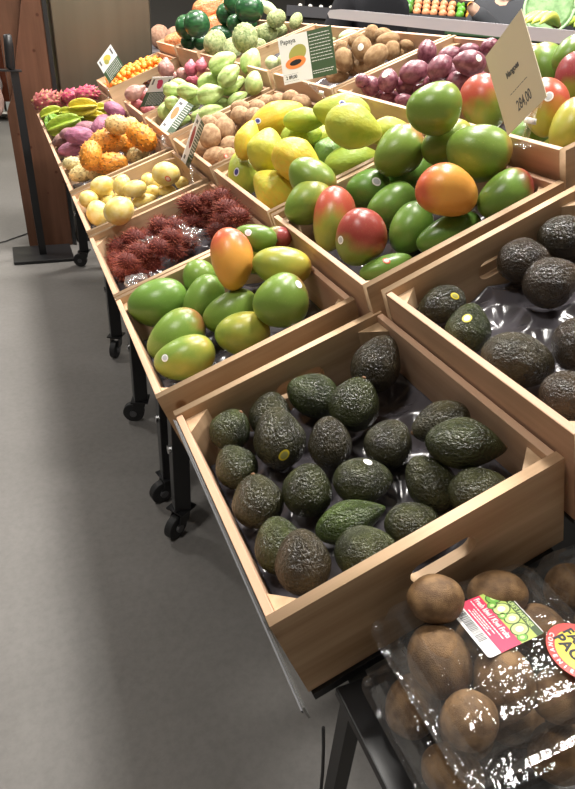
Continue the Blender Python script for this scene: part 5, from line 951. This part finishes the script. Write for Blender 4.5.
arc_text('CONVENIENCE', .0322, 205, 335, .0065, fs, wh, True)

# ---------------------------------------------------------------- signs
dg = simple('sign_green', (.045, .085, .035), .45); cream = simple('sign_cream', (.80, .70, .50), .5); pap = simple('print_papaya_orange', (.85, .25, .06), .5); papg = simple('print_olive', (.38, .36, .08), .5)
signw = simple('sign_white', (.80, .79, .76), .45); pinkp = simple('print_pink', (.6, .03, .10), .5); yelp = simple('print_yellow', (.75, .5, .08), .5); orp = simple('print_orange', (.75, .22, .07), .5); greyi = simple('ink_grey', (.12, .12, .12), .5)
def sign(name, c, u, v, w_, h_, label, split=.58, vertical=True):
    e = empty(name, label=label, cat='price sign'); u = Vector(u); v = Vector(v); n_ = u.cross(v)
    mm = Matrix((u, v, n_)).transposed().to_4x4(); mm.translation = Vector(c)-u*w_/2-v*h_/2; e.matrix_world = mm; return e
def oval(cx, cy, a, b_, rot=0, k=28): return [(cx+a*math.cos(2*PI*i/k)*math.cos(rot)-b_*math.sin(2*PI*i/k)*math.sin(rot), cy+a*math.cos(2*PI*i/k)*math.sin(rot)+b_*math.sin(2*PI*i/k)*math.cos(rot)) for i in range(k)]
def body(e, w_, h_, split):
    cardp([(0, 0), (w_*split, 0), (w_*split, h_), (0, h_)], 0, .0012, 'white_half', signw, e)
    cardp([(w_*split, 0), (w_, 0), (w_, h_), (w_*split, h_)], 0, .0012, 'green_half', dg, e)
def scribble(e, x0, x1, ys, size=.0055, seed=1):
    rr = random.Random(seed); b = MB()
    for y in ys:
        x = x0
        while x < x1-.004:
            wd = rr.uniform(.003, .009); wd = min(wd, x1-x)
            b.box((x, y, .0012), (x+wd, y+size*.3, .00135)); x += wd+.0016
        if rr.random() < .2: continue
    return b.build('small_print', signw, e)
# papaya sign
e = sign('price_sign', (.8283, 1.8192, 1.362), (.8126, -.5172, .2687), (-.1114, .3148, .9426), .1584, .1240, 'white and dark green Papaya sign standing above the papayas'); W_, H_ = .1584, .124
body(e, W_, H_, .55)
lettering('Papaya', .0175, .006, H_-.020, .0014, greyi, e, bold=.0003, sx=.95)
cardp(oval(.052, .074, .028, .021, .5), .0012, .0014, 'print_whole_papaya', papg, e)
cardp(oval(.043, .052, .031, .0155, .12), .0014, .0016, 'print_cut_papaya', pap, e); cardp(oval(.043, .052, .018, .007, .12), .0016, .0017, 'print_seeds', ink, e)
lettering('2 89,00', .0125, .008, .012, .0014, ink, e, bold=.0003, sx=.9)
cardp([(.002, .006), (.046, .006), (.046, .0065), (.002, .0065)], .0012, .0013, 'price_frame', greyi, e); cardp([(.002, .024), (.046, .024), (.046, .0245), (.002, .0245)], .0012, .0013, 'price_frame', greyi, e)
scribble(e, W_*.57, W_*.96, [H_-.012-.0085*i for i in range(9)]+[.018, .012], seed=5)
# sign holders: clear clip, ball joint, stick
def holder(top, base, label, r_=.0045, white=True):
    h = empty('sign_holder', base, label=label, cat='sign holder'); top = Vector(top)-Vector(base); mid = top*.55
    b = MB(); b.tube([(0, 0, 0), mid*.5, mid], r_, 12); b.tube([(0, 0, 0), (0, 0, .004)], r_*3, 14); b.build('stick', M['clear'], h, True)
    b = MB(); b.tube([mid, mid+Vector((.001, 0, .009))], [r_*1.9, r_*1.5], 12); b.build('ball_joint', simple('joint_plastic', (.75, .75, .76), .3) if white else M['clear'], h, True)
    b = MB(); b.tube([mid+(top-mid)*.2, top], [r_*1.2, r_*1.2], 10); b.box(top-Vector((.014, .002, .007)), top+Vector((.014, .002, .007))); b.build('clip', M['clear'], h)
    return h
mb_, mc_ = crate_matrix('B', 0), crate_matrix('C', 0); ma_ = crate_matrix('A', 0)
holder((.829, 1.800, 1.296), mb_ @ Vector((.392, 1.66, D+.003)), 'clear plastic stick holding up the Papaya sign')
# mango sign, cream coloured sleeve standing on its corner
mu, mv = Vector((-.2016, -.7709, .6042)), Vector((-.0662, .6262, .7768)); W_, H_ = .1173, .1441
e = sign('price_sign', (.7743, .8785, 1.3942), mu, mv, W_, H_, 'tall cream Mangoes sign tilted on its corner at the right')
cardp([(0, 0), (W_, 0), (W_, H_), (0, H_)], 0, .0012, 'card', cream, e)
SIGNM = e
# ---------------------------------------------------------------- column, panels, post at the far left
pn = empty('panel_frame', (0, 4.42, 0), label='tall red-brown wooden panel at the end of the display', cat='panel')
MB().poly([(0, 0), (.30, 0), (.30, 2.3), (.20, 2.3), (.19, 1.5), (.045, .95), (.0, .85)], -.02, .02, Matrix.Rotation(PI/2, 4, 'X')).build('board', M['wooddark'], pn)
MB().box((.285, -.03, 0), (.31, -.021, 2.3)).build('edge_strip', M['black'], pn)
MB().box((.03, .03, 0), (.29, .34, 2.2), bev=.004).build('back_post', M['wooddark'], pn)
MB().box((-.02, .5, 0.85), (.20, .62, 2.4)).build('rear_board', wood('wood_reddish', (.22, .06, .03), (.30, .09, .045), 2, .45), pn)
sc_ = empty('steel_column', (.33, 4.46, 0), label='wide stainless steel column rising behind the dragon fruit crate', cat='column')
MB().box((0, 0, 0), (.60, .5, CEIL-.002), bev=.01).build('sheet', M['steel'], sc_)
MB().box((-.004, -.004, 0), (.604, -.001, .12)).build('kick_strip', M['black'], sc_)
ps = empty('post_stand', (.075, 4.2, 0), label='black floor post with a square base plate and a small tray', cat='stand')
MB().box((-.185, -.14, 0), (.185, .17, .02), bev=.003).build('base_plate', M['black'], ps)
MB().box((-.022, -.022, .0205), (.022, .022, 1.095), Matrix.Rotation(0, 4, 'Z')).build('post', M['black'], ps)
MB().box((-.11, -.03, 1.0955), (.04, .06, 1.103)).build('tray', M['black'], ps)
hs = tag(MB().tube([(0, 0, 0), (.004, 0, .01), (.012, .0, .12), (.014, 0, .17), (.013, 0, .176)], [.022, .026, .025, .022, .012], 16).build('handset', M['black'], None, True), 'rounded black handset standing on the small post tray', 'handset'); hs.location = (.055, 4.21, 1.104)
bg = revolved(lambda t, p: sph(t, p, 1, 1), 24, 16, lump=.35, seed=4, lsc=1.4); bg.materials.append(simple('bag_white', (.75, .74, .73), .35)); o = bpy.data.objects.new('plastic_bag', bg); COL.objects.link(o); o.location = (-.10, 4.60, 1.03); o.scale = (.10, .06, .12); tag(o, 'white plastic bag behind the black handset', 'plastic bag')
e_ = empty('produce_bag', (-.035, 4.32, .84), label='pale pink bag hanging from the post tray', cat='bag')
o2 = revolved(lambda t, p: sph(t, p), 20, 14, lump=.3, seed=9, lsc=1.2); o2.transform(Matrix.Translation((0, 0, .09)) @ Matrix.Diagonal((.03, .03, .085, 1))); o2.materials.append(simple('bag_pale_pink', (.62, .42, .36), .4)); bpy.data.objects.new('bag_body', o2)
o = bpy.data.objects['bag_body']; COL.objects.link(o); o.parent = e_
MB().tube([(0, 0, .165), (.004, -.02, .2545)], .003, 6).build('string', M['rubber'], e_)

# ---------------------------------------------------------------- the four small signs in the front rows
def small_sign(c, u, v, w_, h_, label, split, shapes, seed, base, top, hl, narrow=False):
    e = sign('price_sign', c, u, v, w_, h_, label); body(e, w_, h_, split)
    for k, (pts, mat) in enumerate(shapes): cardp(pts, .0012+.0002*k, .0014+.0002*k, 'printed_fruit', mat, e)
    step = .009; ys = [h_-.012-step*i for i in range(int((h_-.02)/step))]
    scribble(e, w_*split+.005, w_-.005, ys, .008, seed)
    b = MB(); b.box((.012, h_-.022, .0012), (w_*split*.62, h_-.012, .0014)); b.box((.01, .010, .0012), (w_*split*.5, .02, .0014)); b.build('print', greyi, e)
    if base is not None: holder(top, base, hl, .004, False)
small_sign((.5295, 3.6034, 1.1939), (.2661, -.7661, -.5851), (.5806, -.3571, .7317), .1481, .1207, 'white and green sign with a yellow fruit picture, farthest left by the steel column', .52, [(oval(.036, .062, .026, .018, .9), yelp), (oval(.048, .05, .018, .012, .6), papg)], 1, ma_ @ Vector((.372, 3.56, D+.004)), (.500, 3.575, 1.115), 'clear sign holder below the farthest left sign')
small_sign((.6128, 2.8918, 1.1464), (-.313, .4704, -.8251), (.8403, .542, -.0098), .1487, .1253, 'white and green sign with a pink fruit picture, lying over the onions', .5, [(oval(.036, .060, .024, .016, .3), pinkp), (oval(.022, .048, .010, .007, .9), pinkp)], 2, None, None, '')
small_sign((.5651, 2.3447, 1.1247), (.2436, -.9606, -.1335), (.6528, .0606, .7551), .0998, .1267, 'narrow white and green sign with an orange fruit picture, before the chayotes', .56, [(oval(.028, .070, .018, .026, .2), orp)], 3, ma_ @ Vector((.374, 2.205, D+.004)), (.520, 2.30, 1.072), 'clear sign holder below the sign with the orange fruit picture')
small_sign((.4916, 1.8499, 1.1252), (.4251, .8025, -.4186), (.4311, .2271, .8733), .1002, .1363, 'narrow white and green sign with a dark red fruit picture, before the sapodillas', .5, [(oval(.026, .075, .015, .032, .2), simple('print_dark_red', (.33, .04, .04), .5))], 4, ma_ @ Vector((.335, 1.757, D+.004)), (.474, 1.815, 1.066), 'clear sign holder at the edge of the rambutan crate')
s_ = SIGNM
lettering('Mangoes', .0135, .040, .078, .0014, greyi, s_, bold=.0006, sx=.78)
scribble(s_, .037, .089, [.051], .0035, 9).data.materials[0] = greyi
lettering('284,00', .0245, .045, .018, .0014, greyi, s_, bold=.0003, sx=.62)
cardp([(-.003, -.003), (W_+.0, -.003), (W_, .147), (-.003, .147)], .0018, .0021, 'plastic_sleeve', M['clear'], s_) if False else None
holder((.800, .845, 1.358), mc_ @ Vector((-.012, .90, D-.005)) + Vector((0, 0, 0)), 'clear plastic stick with a white joint holding the Mangoes sign', .006)
# clear bag hanging on the crate below the third sign
cb = revolved(lambda t, p: sph(t, p), 20, 14)
for v in cb.vertices: v.co = Vector((v.co.x*.012, v.co.y*.022, v.co.z*.035))*(.6+.7*noise.turbulence(v.co*1.8, 4, True))
cb.materials.append(M['cello']); o = bpy.data.objects.new('plastic_tag', cb); COL.objects.link(o); o.location = ma_ @ Vector((.362, 2.235, D+.01)); tag(o, 'crumpled clear plastic tag on the rim between melon pears and horned melons', 'tag')

# ---------------------------------------------------------------- back ledge and what stands beyond it
b = MB(); lg = simple('ledge_grey', (.42, .41, .45), .45)
pts = [(2.62, 1.478), (2.60, 1.490), (2.50, 1.494), (1.0, 1.462), (.2, 1.445), (.2, 1.418), (1.0, 1.434), (2.60, 1.462)]
mmx = Matrix(((0, 0, 1, 1.30), (1, 0, 0, 0), (0, 1, 0, 0), (0, 0, 0, 1)))
b.poly(pts, -.03, .03, mmx); tag(b.build('bumper_rail', lg), 'long light grey bumper rail behind the back row of crates', 'rail')
tag(MB().box((1.305, .2, 0), (1.345, 2.58, 1.416)).build('back_panel', simple('panel_grey', (.2, .2, .21), .6)), 'grey panel carrying the bumper rail behind the crates', 'panel')

# banana stand
bs = empty('banana_stand', (2.75, 2.75, 0), label='dark stand holding the bananas at the upper right', cat='stand')
MB().box((-.55, -.5, 0), (.45, .33, 1.43), bev=.01).build('body', M['black'], bs); MB().box((-.56, -.51, 1.4305), (.46, .34, 1.462), bev=.004).build('top_board', simple('stand_green', (.03, .07, .03), .5), bs)
ban = var_mat('banana_skin', (.42, .55, .10), (.62, .62, .12), None, .4)
def bunch(loc, n, ln, label, rot, green):
    e = empty('banana_bunch', loc, label=label, cat='bananas', group='banana bunches'); e.rotation_euler = rot
    for i in range(n):
        a = (i-(n-1)/2)*.20; pts = []; rs = []
        for k in range(9):
            t = k/8; ang = -1.0+2.0*t; pts.append(Vector((math.sin(a)*ln*t*.8+.012*(i-(n-1)/2)*1.0, -ln*t*math.cos(a), .035*math.cos(ang*1.2)*1.6+.012)))
            rs.append(.019*math.sin(PI*min(1, max(.10, t*.95+.04)))**.45*(.45 if t < .1 else 1)*(.4 if t > .97 else 1))
        o = MB().tube(pts, rs, 10).build('banana', ban, e, True); o.color = (green, 0, 0, 1)
    MB().tube([(0, .02, .035), (0, -.015, .04)], .014, 8).build('crown', M['stembrown'], e)
bunch((3.02, 2.98, 1.475), 6, .21, 'yellow-green banana bunch at the right edge of the photo', (0, 0, rad(-75)), .2)
bunch((2.84, 2.42, 1.466), 5, .19, 'banana bunch lying before the green round basket', (0, 0, rad(-40)), .6)
bunch((2.42, 2.55, 1.466), 4, .18, 'pale banana bunch left of the tall cream sign tip', (0, 0, rad(-85)), .9)
bk = empty('round_basket', (2.62, 2.83, 1.463), label='green round basket standing on edge behind the bananas', cat='basket'); bk.rotation_euler = (rad(72), 0, rad(-38))
gm = skin('basket_green', (.13, .24, .09), (.24, .38, .17), 30, .6)
b = MB(); b.tube([(0, .125, 0), (0, .125, -.01), (0, .125, -.05)], [.10, .118, .105], 36); b.build('basket_body', gm, bk, False)
b = MB(); b.tube([(.122*math.cos(2*PI*i/36), .125+.122*math.sin(2*PI*i/36), 0) for i in range(37)], .008, 8); b.build('basket_rim', simple('basket_rim_green', (.30, .46, .24), .5), bk, True)

# far refrigerated case with produce
cx, cy = 3.4, 4.98; ya = -math.atan2(3.4, 4.98); mcase = Matrix.Translation((cx, cy, 0)) @ Matrix.Rotation(ya, 4, 'Z')
fc = empty('produce_case', (0, 0, 0), label='long black refrigerated case of produce along the back of the store', cat='display case'); fc.matrix_world = mcase
MB().box((-1.25, 0, 0), (1.9, .8, 1.53), bev=.01).build('body', M['black'], fc)
MB().box((-1.25, .82, 0), (1.9, .9, 2.4)).build('back', M['black'], fc)
MB().box((-1.25, -.03, 1.47), (1.9, -.001, 1.550)).build('front_glass_rail', simple('case_rail', (.05, .05, .055), .3), fc)
MB().box((-1.25, .42, 1.66), (1.9, .81, 1.68)).build('upper_shelf', simple('case_shelf', (.04, .045, .04), .4), fc)
sm = revolved(lambda t, p: sph(t, p), 14, 10, lump=.1, seed=1)
pm = var_mat('produce_skin', (.8, .8, .8), (.8, .8, .8), None, .4)
def colmat(nm, c):
    if nm not in M: M[nm] = simple('skin_'+nm, c, .4)
    return M[nm]
rr = random.Random(11)
kinds = [(-.62, -.46, 'yellow_pepper', (.85, .55, .02), .032, 'yellow and orange pepper on the far case, left end'), (-.34, -.19, 'lettuce', (.10, .30, .05), .05, 'leafy green lettuce on the far case'), (-.15, .19, 'peach', (.80, .33, .16), .033, 'peach on the far case behind the passion fruit'),
 (.21, .27, 'green_pepper', (.12, .42, .04), .034, 'green pepper on the far case right of the peaches'), (.29, .40, 'orange_pepper', (.85, .35, .04), .033, 'orange pepper on the far case near the right'), (.80, 1.45, 'cucumber', (.04, .13, .04), .03, 'dark green cucumber on the far case, far right'),
 (-1.15, -.75, 'turnip', (.62, .60, .55), .018, 'small white turnip on the dark far case')]
for x0, x1, nm, cc, r_, lb in kinds:
    me = sm.copy(); me.materials.append(colmat(nm, cc)); step = r_*(2.15 if nm != 'turnip' else 5)
    x = x0; n_ = 0
    while x < x1:
        for row in range(3 if nm != 'turnip' else 1):
            o = bpy.data.objects.new(nm, me); COL.objects.link(o); o.scale = (r_, r_*(1.0), r_*(.9 if nm != 'cucumber' else .8)); 
            o.location = mcase @ Vector((x+rr.uniform(-.004, .004), .06+row*2.1*r_+ (r_*.0), 1.534+r_*.98+row*.035)); o.rotation_euler = (0, 0, rr.random()*3)
            tag(o, lb, nm.replace('_', ' '), {'peach': 'peaches', 'lettuce': 'lettuces'}.get(nm, nm.replace('_', ' ')+'s')+' on the far case')
        x += step
    M[nm] = me.materials[0]
fn = empty('fennel', tuple(mcase @ Vector((-.41, .05, 1.533))), label='white fennel bulbs with stalks on the far case', cat='vegetable', group='fennel on the far case')
for i, (dx, ln) in enumerate(((-.03, .10), (.01, .12), (.05, .10))):
    MB().tube([(dx, 0, .0), (dx, 0, .03), (dx*.8, 0, .07), (dx*.6, 0, ln)], [.02, .04, .025, .012], 12).build('bulb', simple('fennel_white', (.72, .75, .58), .45), fn, True)

# people beyond the ledge
def skinmesh(name, pts, edges, radii, mat, par, sub=2, root=0):
    me = bpy.data.meshes.new(name); me.from_pydata(pts, edges, []); o = bpy.data.objects.new(name, me); COL.objects.link(o)
    o.modifiers.new('skin', 'SKIN'); s = o.modifiers.new('sub', 'SUBSURF'); s.levels = sub; s.render_levels = sub
    for i, r_ in enumerate(radii):
        d = me.skin_vertices[0].data[i]; d.radius = r_ if isinstance(r_, tuple) else (r_, r_); d.use_root = (i == root)
    bpy.context.view_layer.update(); m2 = bpy.data.meshes.new_from_object(o.evaluated_get(bpy.context.evaluated_depsgraph_get())); bpy.data.objects.remove(o)
    m2.name = name; m2.materials.clear(); m2.polygons.foreach_set('use_smooth', [True]*len(m2.polygons))
    return link(name, m2, mat, par)
skinm = simple('skin', (.55, .33, .24), .5); hairm = simple('hair_dark', (.02, .014, .01), .5)
def person(loc, face, H, label, jacket, trousers, rarm, larm):
    e = empty('person', loc, label=label, cat='person', group=None); e.rotation_euler[2] = face; k = H/1.8
    P_ = lambda *a: tuple(q*k for q in a)
    body_p = [P_(0, 0, .96), P_(0, 0, 1.15), P_(0, .01, 1.36), P_(0, .0, 1.49), P_(0, -.01, 1.56), P_(0, -.015, 1.66), P_(0, -.01, 1.75),
      P_(-.10, 0, .90), P_(-.10, -.02, .50), P_(-.10, .02, .10), P_(-.10, -.13, .03), P_(.10, 0, .90), P_(.10, -.02, .50), P_(.10, .02, .10), P_(.10, -.13, .03),
      P_(-.19, 0, 1.44), P_(*rarm[0]), P_(*rarm[1]), P_(.19, 0, 1.44), P_(*larm[0]), P_(*larm[1])]
    ed = [(0, 1), (1, 2), (2, 3), (3, 4), (4, 5), (5, 6), (0, 7), (7, 8), (8, 9), (9, 10), (0, 11), (11, 12), (12, 13), (13, 14), (2, 15), (15, 16), (16, 17), (2, 18), (18, 19), (19, 20)]
    rd = [(.15, .11), (.13, .10), (.16, .11), .065, .055, .088, .070, .09, .06, .04, .035, .09, .06, .04, .035, .055, .042, .028, .055, .042, .028]
    rd = [tuple(q*k for q in r_) if isinstance(r_, tuple) else r_*k for r_ in rd]
    skinmesh('body', body_p, ed, rd, skinm, e)
    ji = [0, 1, 2, 15, 16, 17, 18, 19, 20]; cut = lambda a, b, t: tuple(a[i]+(b[i]-a[i])*t for i in range(3))
    jp = [body_p[i] for i in ji]; jp[5] = cut(jp[4], jp[5], .9); jp[8] = cut(jp[7], jp[8], .9); jp.append(P_(0, .0, 1.47))
    skinmesh('jacket', jp, [(0, 1), (1, 2), (2, 3), (3, 4), (4, 5), (2, 6), (6, 7), (7, 8), (2, 9)], [(.185*k, .14*k), (.165*k, .13*k), (.19*k, .14*k), .075*k, .058*k, .042*k, .075*k, .058*k, .042*k, .085*k], jacket, e)
    skinmesh('trousers', [P_(0, 0, .95), P_(-.10, 0, .90), P_(-.10, -.02, .50), P_(-.10, .015, .12), P_(.10, 0, .90), P_(.10, -.02, .50), P_(.10, .015, .12)], [(0, 1), (1, 2), (2, 3), (0, 4), (4, 5), (5, 6)], [(.17*k, .125*k), .115*k, .08*k, .06*k, .115*k, .08*k, .06*k], trousers, e)
    hd = revolved(lambda t, p: sph(t, p, 1.0), 24, 16, lump=.04, seed=3); hd.transform(Matrix.Translation(P_(0, .018, 1.735)) @ Matrix.Diagonal((.092*k, .105*k, .10*k, 1))); link('hair', hd, hairm, e)
    MB().poly([(-.012*k, 0), (.012*k, 0), (0, .045*k)], -.02*k, 0, Matrix.Translation(P_(0, -.095, 1.645)) @ Matrix.Rotation(rad(75), 4, 'X')).build('nose', skinm, e)
    for sx in (-1, 1):
        ey = revolved(lambda t, p: sph(t, p), 10, 8); ey.transform(Matrix.Translation(P_(.032*sx, -.083, 1.685)) @ Matrix.Diagonal((.012*k, .008*k, .008*k, 1))); link('eye', ey, M['white'], e)
        h0 = Vector(body_p[17 if sx < 0 else 20]); el = Vector(body_p[16 if sx < 0 else 19]); d = (h0-el).normalized(); s1 = d.orthogonal().normalized(); s2 = d.cross(s1)
        hp = [tuple(h0), tuple(h0+d*.07*k)]; he = [(0, 1)]; hr = [.026*k, (.038*k, .02*k)]
        for f_i in range(5):
            off = (f_i-2)*.018*k; ln = (.045, .07, .078, .072, .055)[f_i]*k; base = h0+d*(.03 if f_i == 0 else .075)*k+s1*off*1.1; dirn = (d+s1*(-.8 if f_i == 0 else 0)).normalized()
            hp += [tuple(base), tuple(base+dirn*ln*.55+s2*.004), tuple(base+dirn*ln*.9+s2*.018*k)]; n0 = len(hp)-3; he += [(1 if f_i else 0, n0), (n0, n0+1), (n0+1, n0+2)]; hr += [.010*k, .0085*k, .007*k]
        skinmesh('hand', hp, he, hr, skinm, e)
    return e
jk = simple('jacket_black', (.012, .012, .014), .9, 0, .1); tr_ = simple('trousers_dark', (.015, .016, .02), .9, 0, .1); jg = simple('sleeve_grey', (.05, .052, .058), .9, 0, .1)
person((1.86, 3.30, 0), rad(200), 1.92, 'person in a black jacket standing beyond the grey bumper rail', jk, tr_, ((-.28, -.05, 1.18), (-.25, -.22, 1.02)), ((.28, -.05, 1.18), (.22, -.25, 1.05)))
person((3.02, 3.62, 0), rad(-80), 2.0, 'person in a grey sleeved top reaching out over the far case', jg, tr_, ((-.26, -.05, 1.18), (-.24, -.22, 1.05)), ((.25, -.12, 1.20), (.08, -.42, 1.43)))

# beyond the far end: black table with coconuts and garlic
ft = empty('black_table', (1.75, 6.0, 0), label='black table with pale vegetables past the steel column', cat='table')
MB().box((-.75, -.6, 0), (.35, .7, 1.14)).build('body', M['black'], ft); MB().box((-.76, -.61, 1.1405), (.36, .71, 1.16)).build('top_board', simple('table_top_grey', (.12, .11, .12), .4), ft)
me = sm.copy(); me.materials.append(skin('coconut_brown', (.35, .19, .12), (.48, .28, .19), 5, .8)); 
for x, y, lb in ((1.37, 5.62, 'brown coconut on the black table by the steel column'), (1.30, 5.90, 'brown coconut behind the first on the black table')):
    o = bpy.data.objects.new('coconut', me); COL.objects.link(o); o.location = (x, y, 1.25); o.scale = (.09, .09, .09); tag(o, lb, 'coconut', 'coconuts on the black table')
me = sm.copy(); me.materials.append(simple('garlic_white', (.72, .70, .64), .5))
for i in range(4):
    for j in range(3):
        o = bpy.data.objects.new('garlic_bulb', me); COL.objects.link(o); o.location = (1.50+i*.12+rr.uniform(-.01, .01), 6.15+j*.13, 1.161+.036); o.scale = (.045, .045, .042); tag(o, 'white garlic bulb on the black table past the column', 'garlic', 'garlic bulbs')
me = sm.copy(); me.materials.append(simple('greens_pale', (.40, .50, .22), .5))
for i in range(2):
    o = bpy.data.objects.new('pale_squash', me); COL.objects.link(o); o.location = (1.85+i*.15, 5.95+.02*(i % 2), 1.161+.05); o.scale = (.065, .05, .055); tag(o, 'pale green squash in front of the garlic bulbs', 'squash', 'pale squashes')
# shelves far at the left edge
sh = empty('store_shelf', (-.9, 10, 0), label='tall white store shelf far away at the left edge', cat='shelf')
shm = simple('shelf_white', (.6, .58, .52), .5)
MB().box((-1.1, .25, 0), (1.12, .29, 2.2)).build('back_board', shm, sh)
for x in (-1.1, 1.1): MB().box((x, -.2, 0), (x+.02, .249, 2.2)).build('side_board', shm, sh)
packm = [simple('pack_yellow', (.72, .58, .16), .5), simple('pack_cream', (.74, .70, .55), .5), simple('pack_olive', (.36, .36, .16), .5), simple('pack_grey', (.35, .36, .34), .5)]
for s in range(5):
    MB().box((-1.079, -.2, .1+.42*s), (1.099, .249, .12+.42*s)).build('shelf_board', shm, sh)
    for i in range(7, 12):
        mt = packm[rr.randrange(4)]; o = MB().box((-.075, -.06, 0), (.075, .06, rr.uniform(.2, .34)), bev=.006).build('food_box', mt); o.location = (-.9-.98+i*.178, 9.90, .1205+.42*s)
        tag(o, 'small pale food box on the distant shelf at the left edge', 'food box', 'food boxes on the distant shelf')
# floor details
tag(MB().tube([(-1.2, 3.72, .006), (-.6, 4.25, .006), (-.15, 4.55, .006), (.0, 4.7, .006)], .004, 6).build('floor_cable', M['rubber']), 'thin dark cable on the floor by the black base plate', 'cable')
